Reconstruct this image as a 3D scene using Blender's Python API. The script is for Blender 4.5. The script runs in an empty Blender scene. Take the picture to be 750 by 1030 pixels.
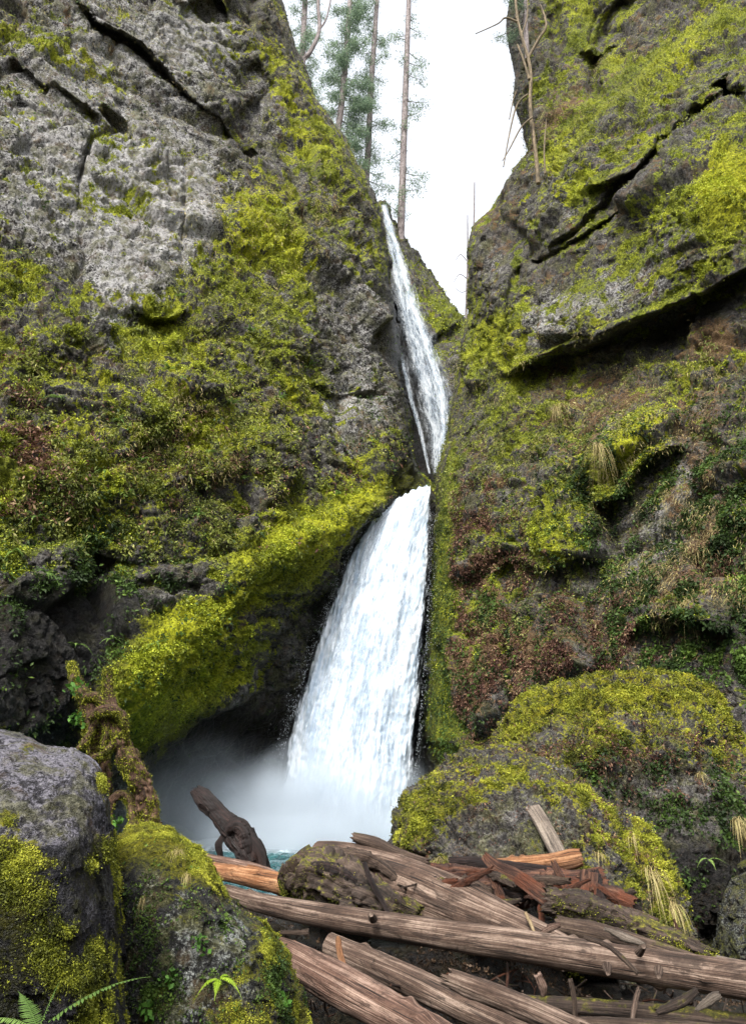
import bpy, math, random
import numpy as np
from mathutils import Vector, Matrix
random.seed(7)
RNG = np.random.default_rng(11)
SC = bpy.context.scene
COL = SC.collection
F32 = np.float32

# ------------------------------------------------------------------ camera
PITCH = math.radians(18.7)
FPX = 784.0
CAM = np.array([0.0, 0.0, 3.2])
cp, sp = math.cos(PITCH), math.sin(PITCH)

def P(px, py, Y):
    """point seen in direction (px, py) of the photograph at forward distance Y"""
    px = np.asarray(px, float); py = np.asarray(py, float); Y = np.asarray(Y, float)
    x = (px - 375) / FPX; u = (515 - py) / FPX
    dy = cp - u * sp; dz = sp + u * cp
    k = Y / dy
    return np.stack(np.broadcast_arrays(CAM[0] + x * k, CAM[1] + Y, CAM[2] + dz * k), -1)

def pxm(py, Y):
    """metres covered by one photograph pixel"""
    u = (515 - py) / FPX
    return Y / (cp - u * sp) / FPX

cd = bpy.data.cameras.new('camera'); cam = bpy.data.objects.new('camera', cd); COL.objects.link(cam)
cd.sensor_fit = 'VERTICAL'; cd.sensor_height = 24; cd.lens = FPX / 1030 * 24
cd.clip_start = 0.1; cd.clip_end = 3000
cam.location = CAM; cam.rotation_euler = (math.pi / 2 + PITCH, 0, 0)
SC.camera = cam

# ------------------------------------------------------------------ world and sun
SUN_EL, SUN_AZ = math.radians(50), math.radians(197)      # azimuth measured clockwise from +Y
w = bpy.data.worlds.new('World'); SC.world = w; w.use_nodes = True
nt = w.node_tree; nt.nodes.clear()
sky = nt.nodes.new('ShaderNodeTexSky'); sky.sky_type = 'NISHITA'; sky.sun_disc = False
sky.sun_elevation = SUN_EL; sky.sun_rotation = SUN_AZ; sky.air_density = 1.2; sky.dust_density = 3.0
hsv = nt.nodes.new('ShaderNodeHueSaturation'); hsv.inputs['Saturation'].default_value = 0.22
bg = nt.nodes.new('ShaderNodeBackground'); bg.inputs['Strength'].default_value = 0.15
wo = nt.nodes.new('ShaderNodeOutputWorld')
nt.links.new(sky.outputs[0], hsv.inputs['Color']); nt.links.new(hsv.outputs[0], bg.inputs['Color']); nt.links.new(bg.outputs[0], wo.inputs['Surface'])
sd = bpy.data.lights.new('sun', 'SUN'); sun = bpy.data.objects.new('sun', sd); COL.objects.link(sun)
sd.energy = 1.5; sd.angle = math.radians(14); sd.color = (1.0, 0.965, 0.9)
tosun = Vector((math.sin(SUN_AZ) * math.cos(SUN_EL), math.cos(SUN_AZ) * math.cos(SUN_EL), math.sin(SUN_EL)))
sun.rotation_euler = (-tosun).to_track_quat('-Z', 'Y').to_euler()
SC.view_settings.view_transform = 'Standard'; SC.view_settings.look = 'None'
SC.view_settings.gamma = 1; SC.view_settings.exposure = 1.72; SC.view_settings.use_curve_mapping = False
SC.cycles.use_denoising = True
SC.cycles.max_bounces = 6; SC.cycles.diffuse_bounces = 3; SC.cycles.transparent_max_bounces = 24
SC.cycles.volume_bounces = 2; SC.cycles.volume_step_rate = 2.0; SC.cycles.volume_max_steps = 96

# ------------------------------------------------------------------ noise
def _h(ix, iy, iz, seed):
    h = (ix.astype(np.uint32) * np.uint32(374761393)) ^ (iy.astype(np.uint32) * np.uint32(668265263)) ^ (iz.astype(np.uint32) * np.uint32(2147483647 - 5)) ^ np.uint32((seed * 974711 + 1013) & 0xffffffff)
    h = (h ^ (h >> np.uint32(13))) * np.uint32(1274126177)
    h = (h ^ (h >> np.uint32(15))) * np.uint32(2246822519)
    return h ^ (h >> np.uint32(16))

def perlin(Q, seed=0):
    Q = np.asarray(Q, F32)
    i = np.floor(Q); f = Q - i; i = i.astype(np.int32)
    u = f * f * f * (f * (f * 6 - 15) + 10)
    out = 0
    for dx in (0, 1):
        wx = u[:, 0] if dx else 1 - u[:, 0]
        for dy in (0, 1):
            wy = u[:, 1] if dy else 1 - u[:, 1]
            for dz in (0, 1):
                wz = u[:, 2] if dz else 1 - u[:, 2]
                h = _h(i[:, 0] + dx, i[:, 1] + dy, i[:, 2] + dz, seed)
                a = (h & 1023).astype(F32) / 512 - 1; b = ((h >> 10) & 1023).astype(F32) / 512 - 1; c = ((h >> 20) & 1023).astype(F32) / 512 - 1
                out = out + wx * wy * wz * (a * (f[:, 0] - dx) + b * (f[:, 1] - dy) + c * (f[:, 2] - dz))
    return out * 1.5            # about -1..1

def fbm(Q, freq, octv=4, gain=0.5, seed=0, mode=''):
    Q = np.asarray(Q, F32) * F32(freq) + seed * 3.17
    s = 0; a = 1.0; t = 0
    for k in range(octv):
        n = perlin(Q, seed + k)
        if mode == 'ridge': n = 1 - 2 * np.abs(n)
        elif mode == 'billow': n = 2 * np.abs(n) - 0.6
        s = s + a * n; t += a; a *= gain; Q = Q * 2.03 + 7.7
    return s / t

def worley(Q, freq, seed=0):
    """F1, F2, a random number per cell, and a random plane value per cell (broken-block look)"""
    Q = np.asarray(Q, F32) * F32(freq)
    i = np.floor(Q).astype(np.int32); n = len(Q)
    f1 = np.full(n, 9, F32); f2 = np.full(n, 9, F32); r1 = np.zeros(n, F32); pl = np.zeros(n, F32)
    for dx in (-1, 0, 1):
        for dy in (-1, 0, 1):
            for dz in (-1, 0, 1):
                cx, cy, cz = i[:, 0] + dx, i[:, 1] + dy, i[:, 2] + dz
                h = _h(cx, cy, cz, seed); g = _h(cx, cy, cz, seed + 77)
                ox = cx + (h & 1023) / F32(1024); oy = cy + ((h >> 10) & 1023) / F32(1024); oz = cz + ((h >> 20) & 1023) / F32(1024)
                vx, vy, vz = Q[:, 0] - ox, Q[:, 1] - oy, Q[:, 2] - oz
                d = vx * vx + vy * vy + vz * vz
                m = d < f1
                f2 = np.where(m, f1, np.minimum(f2, d))
                pv = vx * ((g & 255) / F32(128) - 1) + vy * (((g >> 8) & 255) / F32(128) - 1) + vz * (((g >> 16) & 255) / F32(128) - 1)
                pl = np.where(m, pv, pl); r1 = np.where(m, (g >> 24) / F32(255), r1)
                f1 = np.where(m, d, f1)
    return np.sqrt(f1), np.sqrt(f2), r1, pl

def sstep(a, b, x):
    t = np.clip((x - a) / (b - a), 0, 1); return t * t * (3 - 2 * t)

# ------------------------------------------------------------------ mesh helpers
def make_mesh(name, V, faces, mat=None, parent=None, smooth=True, uv=None, attrs=None, loc=None):
    """faces: (n,3) or (n,4) int array, or a list of such arrays"""
    V = np.asarray(V, F32)
    if loc is not None: V = V - np.asarray(loc, F32)
    if not isinstance(faces, list): faces = [faces]
    faces = [np.asarray(f, np.int32) for f in faces if len(f)]
    me = bpy.data.meshes.new(name)
    li = np.concatenate([f.ravel() for f in faces])
    cnt = np.concatenate([np.full(len(f), f.shape[1], np.int32) for f in faces])
    st = np.concatenate([[0], np.cumsum(cnt)[:-1]]).astype(np.int32)
    me.vertices.add(len(V)); me.vertices.foreach_set('co', V.ravel())
    me.loops.add(len(li)); me.loops.foreach_set('vertex_index', li)
    me.polygons.add(len(cnt)); me.polygons.foreach_set('loop_start', st)
    me.polygons.foreach_set('use_smooth', np.full(len(cnt), smooth))
    if uv is not None:
        l = me.uv_layers.new(name='UVMap'); l.data.foreach_set('uv', np.asarray(uv, F32)[li].ravel())
    me.update(calc_edges=True)
    for k, v in (attrs or {}).items():
        v = np.asarray(v, F32)
        if v.ndim == 1: me.attributes.new(k, 'FLOAT', 'POINT').data.foreach_set('value', v)
        else:
            if v.shape[1] == 3: v = np.concatenate([v, np.ones((len(v), 1), F32)], 1)
            me.attributes.new(k, 'FLOAT_COLOR', 'POINT').data.foreach_set('color', v.ravel())
    if mat: me.materials.append(mat)
    o = bpy.data.objects.new(name, me); COL.objects.link(o)
    if loc is not None and parent is None: o.location = loc
    if parent is not None: o.parent = parent
    return o

def tag(o, label=None, cat=None, group=None, kind=None):
    if label: o['label'] = label
    if cat: o['category'] = cat
    if group: o['group'] = group
    if kind: o['kind'] = kind
    return o

def empty(name, loc, label=None, cat=None, group=None):
    o = bpy.data.objects.new(name, None); COL.objects.link(o); o.location = loc
    o.empty_display_size = 0.2
    return tag(o, label, cat, group)

def grid_faces(nr, nc, off=0, wrap=False, flip=False):
    r = np.arange(nr - 1)[:, None]; c = np.arange(nc if wrap else nc - 1)[None, :]
    c2 = (c + 1) % nc
    a = r * nc + c; b = r * nc + c2; d = (r + 1) * nc + c2; e = (r + 1) * nc + c
    f = np.stack([a, b, d, e], -1).reshape(-1, 4) + off
    return f[:, ::-1] if flip else f

def grid_normals(G):
    du = np.gradient(G, axis=1); dv = np.gradient(G, axis=0)
    n = np.cross(du, dv); n /= np.linalg.norm(n, axis=-1, keepdims=True) + 1e-9
    return n

def blur(A, k, it=2):
    for _ in range(it):
        for ax in (0, 1):
            pad = [(0, 0)] * A.ndim; pad[ax] = (k + 1, k)
            c = np.cumsum(np.pad(A, pad, mode='edge'), axis=ax)
            if ax == 0: A = (c[2 * k + 1:] - c[:-2 * k - 1]) / (2 * k + 1)
            else: A = (c[:, 2 * k + 1:] - c[:, :-2 * k - 1]) / (2 * k + 1)
    return A

def tps(ctrl, X, Y, lam=0.0):
    """thin plate spline through (x, y, value) control points"""
    C = np.array(ctrl, float); s = 200.0
    p = C[:, :2] / s
    def k(r2): return 0.5 * r2 * np.log(r2 + 1e-12)
    n = len(C)
    d = ((p[:, None] - p[None]) ** 2).sum(-1)
    A = np.zeros((n + 3, n + 3)); A[:n, :n] = k(d) + lam * np.eye(n)
    A[:n, n] = 1; A[:n, n + 1:] = p; A[n, :n] = 1; A[n + 1:, :n] = p.T
    wv = np.linalg.solve(A, np.concatenate([C[:, 2], np.zeros(3)]))
    q = np.stack([X.ravel(), Y.ravel()], -1) / s
    out = np.empty(len(q))
    for i in range(0, len(q), 60000):
        qq = q[i:i + 60000]
        r = ((qq[:, None] - p[None]) ** 2).sum(-1)
        out[i:i + 60000] = k(r) @ wv[:n] + wv[n] + qq @ wv[n + 1:]
    return out.reshape(X.shape)

def pline(X, Y, pts):
    """distance, signed side (+ = left hand of the direction, i.e. above when drawn left to right) and parameter 0..1"""
    pts = np.array(pts, float); best = np.full(X.shape, 1e9); side = np.zeros(X.shape); T = np.zeros(X.shape)
    L = np.concatenate([[0], np.cumsum(np.hypot(*np.diff(pts, axis=0).T))])
    for i in range(len(pts) - 1):
        a, b = pts[i], pts[i + 1]; ab = b - a; l2 = ab @ ab
        t = np.clip(((X - a[0]) * ab[0] + (Y - a[1]) * ab[1]) / l2, 0, 1)
        dx = X - a[0] - t * ab[0]; dy = Y - a[1] - t * ab[1]
        d = np.hypot(dx, dy); m = d < best
        s = -(ab[0] * (Y - a[1]) - ab[1] * (X - a[0]))
        best = np.where(m, d, best); side = np.where(m, np.sign(s), side)
        T = np.where(m, (L[i] + t * (L[i + 1] - L[i])) / L[-1], T)
    return best, best * side, T

def ends(T, a=0.12): return sstep(0, a, T) * sstep(0, a, 1 - T)

def ledge(X, Y, pts, amt, w=3, up=60, rec=0.4, down=30, a=0.12):
    """upper side stands forward by amt metres (fading over `up` px), lower side is cut back"""
    d, s, T = pline(X, Y, pts); e = ends(T, a)
    return e * (-amt * sstep(-w, w, s) * np.exp(-np.maximum(s, 0) / up) + amt * rec * (1 - sstep(-w, w, s)) * np.exp(-np.maximum(-s, 0) / down))

def crack(X, Y, pts, amt, w=3, a=0.1):
    d, s, T = pline(X, Y, pts)
    return ends(T, a) * amt * np.exp(-(d / w) ** 2)

def blobs(X, Y, L):
    """sum of soft ellipses (cx, cy, rx, ry, angle in degrees, weight)"""
    m = np.zeros(X.shape)
    for cx, cy, rx, ry, ang, wt in L:
        a = math.radians(ang); dx = X - cx; dy = Y - cy
        u = (dx * math.cos(a) + dy * math.sin(a)) / rx; v = (-dx * math.sin(a) + dy * math.cos(a)) / ry
        m = m + wt * np.exp(-(u * u + v * v) ** 1.3)
    return m

# ------------------------------------------------------------------ materials
class NB:
    def __init__(s, name):
        s.m = bpy.data.materials.new(name); s.m.use_nodes = True; s.t = s.m.node_tree; s.t.nodes.clear()
        s.out = s.n('ShaderNodeOutputMaterial')
    def n(s, typ, **kw):
        x = s.t.nodes.new(typ)
        for k, v in kw.items(): setattr(x, k, v)
        return x
    def l(s, a, b): s.t.links.new(a, b)
    def set(s, sock, v):
        if hasattr(v, 'is_linked') or isinstance(v, bpy.types.NodeSocket): s.l(v, sock)
        elif isinstance(v, (tuple, list)) and sock.type == 'RGBA' and len(v) == 3: sock.default_value = (*v, 1)
        else: sock.default_value = v
    def attr(s, name, out='Color'): return s.n('ShaderNodeAttribute', attribute_name=name).outputs[out]
    def obj(s): return s.n('ShaderNodeTexCoord').outputs['Object']
    def uv(s): return s.n('ShaderNodeTexCoord').outputs['UV']
    def mapping(s, v, scale=(1, 1, 1), loc=(0, 0, 0)):
        x = s.n('ShaderNodeMapping'); s.l(v, x.inputs[0]); x.inputs['Scale'].default_value = scale; x.inputs['Location'].default_value = loc; return x.outputs[0]
    def noise(s, vec, scale, detail=4, rough=0.55, dist=0.0):
        x = s.n('ShaderNodeTexNoise'); s.l(vec, x.inputs['Vector'])
        x.inputs['Scale'].default_value = scale; x.inputs['Detail'].default_value = detail; x.inputs['Roughness'].default_value = rough; x.inputs['Distortion'].default_value = dist
        return x.outputs['Fac']
    def voro(s, vec, scale, feature='F1', out='Distance'):
        x = s.n('ShaderNodeTexVoronoi', feature=feature); s.l(vec, x.inputs['Vector']); x.inputs['Scale'].default_value = scale
        return x.outputs[out]
    def math(s, op, a, b=0.0, c=None, clamp=False):
        x = s.n('ShaderNodeMath', operation=op, use_clamp=clamp); s.set(x.inputs[0], a); s.set(x.inputs[1], b)
        if c is not None: s.set(x.inputs[2], c)
        return x.outputs[0]
    def map(s, v, a, b, c=0.0, d=1.0, smooth=True):
        x = s.n('ShaderNodeMapRange', interpolation_type='SMOOTHSTEP' if smooth else 'LINEAR'); s.set(x.inputs[0], v)
        for i, q in enumerate((a, b, c, d)): x.inputs[i + 1].default_value = q
        return x.outputs[0]
    def mix(s, f, a, b, mode='MIX'):
        x = s.n('ShaderNodeMix', data_type='RGBA', blend_type=mode); s.set(x.inputs[0], f); s.set(x.inputs[6], a); s.set(x.inputs[7], b); return x.outputs[2]
    def ramp(s, v, stops):
        x = s.n('ShaderNodeValToRGB'); s.l(v, x.inputs[0]); e = x.color_ramp.elements
        while len(e) < len(stops): e.new(0.5)
        for k, (p, c) in enumerate(stops): e[k].position = p; e[k].color = (*c, 1)
        return x.outputs[0]
    def sep(s, v):
        x = s.n('ShaderNodeSeparateColor'); s.l(v, x.inputs[0]); return x.outputs
    def bump(s, h, strength=0.5, dist=0.05, normal=None):
        x = s.n('ShaderNodeBump'); s.l(h, x.inputs['Height']); x.inputs['Strength'].default_value = strength; x.inputs['Distance'].default_value = dist
        if normal is not None: s.l(normal, x.inputs['Normal'])
        return x.outputs[0]
    def bsdf(s, color, rough=0.8, normal=None, spec=0.3, **kw):
        x = s.n('ShaderNodeBsdfPrincipled'); s.set(x.inputs['Base Color'], color); s.set(x.inputs['Roughness'], rough)
        x.inputs['Specular IOR Level'].default_value = spec
        for k, v in kw.items(): s.set(x.inputs[k], v)
        if normal is not None: s.l(normal, x.inputs['Normal'])
        return x.outputs[0]
    def done(s, surf=None, vol=None):
        if surf is not None: s.l(surf, s.out.inputs['Surface'])
        if vol is not None: s.l(vol, s.out.inputs['Volume'])
        return s.m

def rock_material(name, fine=1.0, mossdim=1.0, dark=(0.032, 0.029, 0.027), mid=(0.165, 0.155, 0.145), pale=(0.41, 0.40, 0.39), spread=0.55, lich_amt=1.0):
    """rock with moss; attribute cover = (moss, wet with painted shade, pale, brown), attribute hue = moss hue 0 dark green .. 1 yellow"""
    b = NB(name); v = b.obj()
    at = b.n('ShaderNodeAttribute', attribute_name='cover'); c = b.sep(at.outputs['Color']); brown = at.outputs['Alpha']
    moss_a, wet_shade_a, pale_a = c[0], c[1], c[2]
    hue = b.attr('hue', 'Fac')
    n0 = b.noise(v, 0.55 * fine, 5, 0.6); n1 = b.noise(v, 2.6 * fine, 5, 0.62); n2 = b.noise(v, 9 * fine, 4, 0.65); n3 = b.noise(v, 30 * fine, 3, 0.6)
    speck = b.map(b.voro(v, 7.5 * fine), 0.10, 0.32, 1, 0)
    base = b.mix(b.map(b.math('ADD', b.math('MULTIPLY', n1, 0.6), b.math('MULTIPLY', n2, 0.4)), 0.38, 0.60), dark, mid)
    pf = b.math('ADD', b.math('MULTIPLY', b.math('SUBTRACT', n2, 0.5), 2.4), b.math('ADD', pale_a, b.math('MULTIPLY', b.math('SUBTRACT', n1, 0.5), 1.6)))
    base = b.mix(b.map(pf, 0.35, 0.85, 0, 0.95), base, pale)
    lich = b.math('MULTIPLY', b.math('MULTIPLY', speck, b.map(n0, 0.42, 0.62)), b.map(pale_a, 0.1, 0.7))
    base = b.mix(b.math('MULTIPLY', lich, lich_amt), base, (0.50, 0.52, 0.49))
    pits = b.map(b.math('ADD', b.math('MULTIPLY', b.noise(v, 6.5 * fine, 4, 0.75), 0.6), b.math('MULTIPLY', n3, 0.4)), 0.40, 0.49, 0.85, 0)
    base = b.mix(pits, base, tuple(x * 0.5 for x in dark))
    # thin olive and rusty film of lichen on the bare rock
    nf = b.noise(v, 1.3 * fine, 5, 0.7); 
    base = b.mix(b.map(nf, 0.46, 0.60, 0, 0.68), base, b.ramp(n2, [(0.3, (0.03, 0.032, 0.01)), (0.55, (0.10, 0.10, 0.03)), (0.75, (0.21, 0.20, 0.07))]))
    base = b.mix(b.map(b.noise(v, 0.9 * fine, 4, 0.7), 0.54, 0.68, 0, 0.6), base, b.mix(n3, (0.05, 0.028, 0.012), (0.17, 0.11, 0.055)))
    # brown litter and dead growth
    bf = b.math('ADD', brown, b.math('MULTIPLY', b.math('SUBTRACT', n2, 0.5), 1.5))
    bcol = b.ramp(n3, [(0.3, (0.05, 0.028, 0.012)), (0.55, (0.16, 0.095, 0.045)), (0.75, (0.33, 0.24, 0.13))])
    base = b.mix(b.map(bf, 0.45, 0.75), base, bcol)
    # moss
    mf = b.math('ADD', moss_a, b.math('ADD', b.math('MULTIPLY', b.math('SUBTRACT', n1, 0.5), 1.25), b.math('MULTIPLY', b.math('SUBTRACT', n2, 0.5), 1.0)))
    mcolA = b.ramp(n2, [(0.25, (0.010, 0.013, 0.003)), (0.42, (0.055, 0.072, 0.009)), (0.56, (0.15, 0.185, 0.018)), (0.75, (0.32, 0.345, 0.035))])
    mcolB = b.ramp(n2, [(0.25, (0.04, 0.04, 0.004)), (0.40, (0.18, 0.20, 0.008)), (0.55, (0.40, 0.42, 0.014)), (0.75, (0.58, 0.56, 0.035))])
    mh = b.map(b.math('ADD', hue, b.math('MULTIPLY', b.math('SUBTRACT', n0, 0.5), 1.3)), 0.15, 0.95)
    mcol = b.mix(mh, mcolA, mcolB)
    if mossdim < 1: mcol = b.mix(1.0, mcol, (mossdim, mossdim * 0.92, mossdim), 'MULTIPLY')
    mcol = b.mix(b.math('MULTIPLY', b.map(n3, 0.5, 0.75), 0.45), mcol, (0.19, 0.13, 0.035))
    mfac = b.map(mf, spread - 0.13, spread + 0.13)
    col = b.mix(mfac, base, mcol)
    col = b.mix(b.map(b.noise(v, 0.35 * fine, 4, 0.65), 0.42, 0.6, 0.30, 0.0), col, b.mix(1.0, col, (0.42, 0.38, 0.34), 'MULTIPLY'))
    # wet rock is darker and glossy; near rocks get painted-in shade this way too
    wet_shade_f = b.map(b.math('ADD', wet_shade_a, b.math('MULTIPLY', b.math('SUBTRACT', n1, 0.5), 0.5)), 0.25, 0.75)
    dk = b.mix(1.0, col, (0.20, 0.20, 0.21), 'MULTIPLY')
    col = b.mix(wet_shade_f, col, dk)
    rough = b.math('SUBTRACT', 0.92, b.math('MULTIPLY', wet_shade_f, 0.5))
    h = b.math('ADD', b.math('MULTIPLY', n2, 0.6), b.math('MULTIPLY', n3, 0.4))
    nb = b.bump(b.math('SUBTRACT', h, b.math('MULTIPLY', pits, 0.25)), 1.0, 0.22 / fine)
    return b.done(b.bsdf(col, rough, nb, spec=0.25))

def wood_material(name, dark, mid, light, rough=0.8, moss=0.0, along=0.9, around=20.0, warm=None):
    """grain runs along U (metres), V is the angle in turns; attribute end = fresh broken end"""
    b = NB(name); v = b.uv()
    g = b.mapping(v, (along, around, 1))
    n1 = b.noise(g, 1.0, 6, 0.65, 0.6); n2 = b.noise(b.mapping(v, (along * 3, around * 5, 1)), 1.0, 4, 0.6, 0.3)
    o = b.obj(); n3 = b.noise(o, 2.2, 4, 0.6); n4 = b.noise(o, 14, 4, 0.6)
    f = b.math('ADD', b.math('MULTIPLY', n1, 0.55), b.math('ADD', b.math('MULTIPLY', n2, 0.35), b.math('MULTIPLY', n3, 0.25)))
    col = b.ramp(f, [(0.42, dark), (0.56, mid), (0.70, light)])
    if warm: col = b.mix(b.map(n3, 0.45, 0.62), col, b.mix(n2, warm, tuple(x * 0.35 for x in warm)))
    crk = b.map(b.math('ADD', b.math('MULTIPLY', n2, 0.6), b.math('MULTIPLY', n1, 0.4)), 0.38, 0.45, 1, 0)
    bk = b.noise(b.mapping(v, (2.2, 5, 1), (3, 7, 0)), 1.0, 5, 0.7, 0.8)
    col = b.mix(b.map(bk, 0.52, 0.60, 0, 0.75), col, b.mix(n4, tuple(x * 1.2 for x in dark), tuple(x * 0.62 for x in mid)))
    col = b.mix(b.map(b.noise(o, 45, 3, 0.7), 0.35, 0.6, 0.35, 0), col, b.mix(1.0, col, (0.35, 0.3, 0.27), 'MULTIPLY'))
    col = b.mix(b.math('MULTIPLY', crk, 0.9), col, (0.012, 0.009, 0.007))
    if moss:
        geo = b.n('ShaderNodeNewGeometry'); sx = b.n('ShaderNodeSeparateXYZ'); b.l(geo.outputs['Normal'], sx.inputs[0])
        mf = b.math('ADD', b.math('MULTIPLY', sx.outputs[2], 0.22), b.math('ADD', b.math('MULTIPLY', n3, 0.8), b.math('MULTIPLY', n4, 0.9)))
        mc = b.ramp(b.noise(o, 40, 3, 0.7), [(0.3, (0.015, 0.016, 0.003)), (0.5, (0.07, 0.066, 0.008)), (0.72, (0.24, 0.21, 0.025))])
        col = b.mix(b.map(mf, 1.16 - moss * 0.5, 1.34 - moss * 0.5), col, mc)
    end = b.attr('end', 'Fac')
    col = b.mix(end, col, b.mix(n4, tuple(min(1, x * 1.35) for x in mid), tuple(min(1, x * 1.25 + 0.02) for x in light)))
    hh = b.math('ADD', b.math('MULTIPLY', n1, 0.5), b.math('MULTIPLY', n2, 0.5))
    return b.done(b.bsdf(col, rough, b.bump(b.math('ADD', hh, b.math('MULTIPLY', n4, 0.25)), 1.0, 0.035), spec=0.3))

def leaf_material(name, stops, trans=0.25, rough=0.6):
    b = NB(name)
    t = b.attr('tint', 'Fac'); n = b.noise(b.obj(), 2.0, 4, 0.65); n5 = b.noise(b.obj(), 0.4, 3, 0.6)
    f = b.math('ADD', b.math('MULTIPLY', t, 0.65), b.math('ADD', b.math('MULTIPLY', b.math('SUBTRACT', n, 0.42), 0.9), b.math('MULTIPLY', b.math('SUBTRACT', n5, 0.45), 0.9)))
    col = b.ramp(f, stops)
    d = b.bsdf(col, rough, spec=0.2)
    tr = b.n('ShaderNodeBsdfTranslucent'); b.l(col, tr.inputs[0])
    mx = b.n('ShaderNodeMixShader'); mx.inputs[0].default_value = trans; b.l(d, mx.inputs[1]); b.l(tr.outputs[0], mx.inputs[2])
    return b.done(mx.outputs[0])

M = {}
M['cliff'] = rock_material('cliff_rock_and_moss')
M['boulder'] = rock_material('boulder_rock_and_moss', fine=3.0, mossdim=.75)
M['lichen'] = rock_material('lichen_rock', fine=6.0, mossdim=.45, dark=(0.014, 0.014, 0.013), mid=(0.05, 0.05, 0.05), pale=(0.34, 0.36, 0.34))
M['smooth'] = rock_material('smooth_purple_grey_rock', fine=5.0, mossdim=.45, lich_amt=0.15, dark=(0.03, 0.028, 0.033), mid=(0.075, 0.071, 0.085), pale=(0.21, 0.20, 0.235))
M['silver'] = wood_material('silver_weathered_wood', (0.012, 0.007, 0.005), (0.085, 0.052, 0.036), (0.33, 0.245, 0.19))
M['pinkgrey'] = wood_material('pinkish_weathered_wood', (0.016, 0.009, 0.006), (0.12, 0.066, 0.046), (0.38, 0.265, 0.205))
M['orange'] = wood_material('orange_stripped_wood', (0.04, 0.016, 0.007), (0.24, 0.10, 0.04), (0.48, 0.27, 0.14), rough=0.6)
M['red'] = wood_material('red_rotten_wood', (0.008, 0.004, 0.003), (0.05, 0.020, 0.012), (0.22, 0.11, 0.065), rough=0.55, warm=(0.17, 0.05, 0.02))
M['darkwood'] = wood_material('dark_wet_wood', (0.003, 0.002, 0.002), (0.011, 0.006, 0.005), (0.045, 0.022, 0.017), rough=0.6)
M['brownlog'] = wood_material('brown_weathered_wood', (0.015, 0.010, 0.007), (0.06, 0.038, 0.027), (0.17, 0.12, 0.085), moss=0.10)
M['mosswood'] = wood_material('moss_covered_wood', (0.018, 0.010, 0.007), (0.09, 0.048, 0.028), (0.24, 0.15, 0.09), moss=0.45)
M['mosslog'] = wood_material('half_mossed_wood', (0.010, 0.007, 0.005), (0.04, 0.027, 0.02), (0.12, 0.085, 0.065), moss=0.34)
M['plank'] = wood_material('grey_sawn_wood', (0.05, 0.04, 0.032), (0.15, 0.12, 0.095), (0.29, 0.24, 0.19))
M['bark'] = wood_material('pale_fir_bark', (0.09, 0.075, 0.07), (0.19, 0.16, 0.155), (0.31, 0.27, 0.265), around=6)
M['paletwig'] = wood_material('pale_bare_branch', (0.10, 0.07, 0.04), (0.25, 0.18, 0.10), (0.42, 0.32, 0.18), around=4)
M['fir'] = leaf_material('fir_needles', [(0.1, (0.10, 0.15, 0.10)), (0.5, (0.19, 0.27, 0.17)), (0.9, (0.30, 0.38, 0.22))], 0.5)
M['mossleaf'] = leaf_material('moss_tufts', [(0.05, (0.024, 0.032, 0.006)), (0.32, (0.12, 0.142, 0.013)), (0.56, (0.33, 0.375, 0.026)), (0.87, (0.58, 0.60, 0.07))], 0.2)
M['mossnear'] = leaf_material('matted_moss', [(0.05, (0.010, 0.011, 0.003)), (0.34, (0.068, 0.078, 0.009)), (0.56, (0.22, 0.235, 0.02)), (0.86, (0.46, 0.45, 0.055))], 0.15)
M['olive'] = leaf_material('olive_herbs', [(0.05, (0.03, 0.038, 0.010)), (0.38, (0.12, 0.145, 0.028)), (0.62, (0.25, 0.27, 0.06)), (0.9, (0.42, 0.38, 0.16))], 0.2)
M['brownleaf'] = leaf_material('russet_withered_leaves', [(0.05, (0.022, 0.010, 0.008)), (0.35, (0.08, 0.036, 0.026)), (0.65, (0.19, 0.10, 0.065)), (0.95, (0.34, 0.24, 0.13))], 0.2)
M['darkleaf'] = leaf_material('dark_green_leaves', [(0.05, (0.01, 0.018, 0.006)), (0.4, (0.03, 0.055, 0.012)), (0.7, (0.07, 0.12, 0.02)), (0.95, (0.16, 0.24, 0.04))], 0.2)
M['litter'] = leaf_material('wet_leaf_litter', [(0.05, (0.012, 0.007, 0.004)), (0.5, (0.05, 0.03, 0.018)), (0.95, (0.15, 0.10, 0.06))], 0.1)
M['straw'] = leaf_material('dry_grass', [(0.05, (0.13, 0.10, 0.04)), (0.4, (0.30, 0.24, 0.10)), (0.7, (0.46, 0.38, 0.18)), (0.95, (0.30, 0.34, 0.06))], 0.2)
M['fern'] = leaf_material('fern_green', [(0.05, (0.05, 0.09, 0.02)), (0.5, (0.13, 0.22, 0.05)), (0.95, (0.25, 0.36, 0.09))], 0.3)
M['fernlime'] = leaf_material('lime_green_fern', [(0.05, (0.16, 0.26, 0.02)), (0.5, (0.3, 0.46, 0.03)), (0.95, (0.42, 0.58, 0.06))], 0.35)
M['greenleaf'] = leaf_material('fresh_green_leaves', [(0.05, (0.03, 0.07, 0.012)), (0.5, (0.07, 0.17, 0.025)), (0.95, (0.14, 0.30, 0.05))], 0.3)

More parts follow.
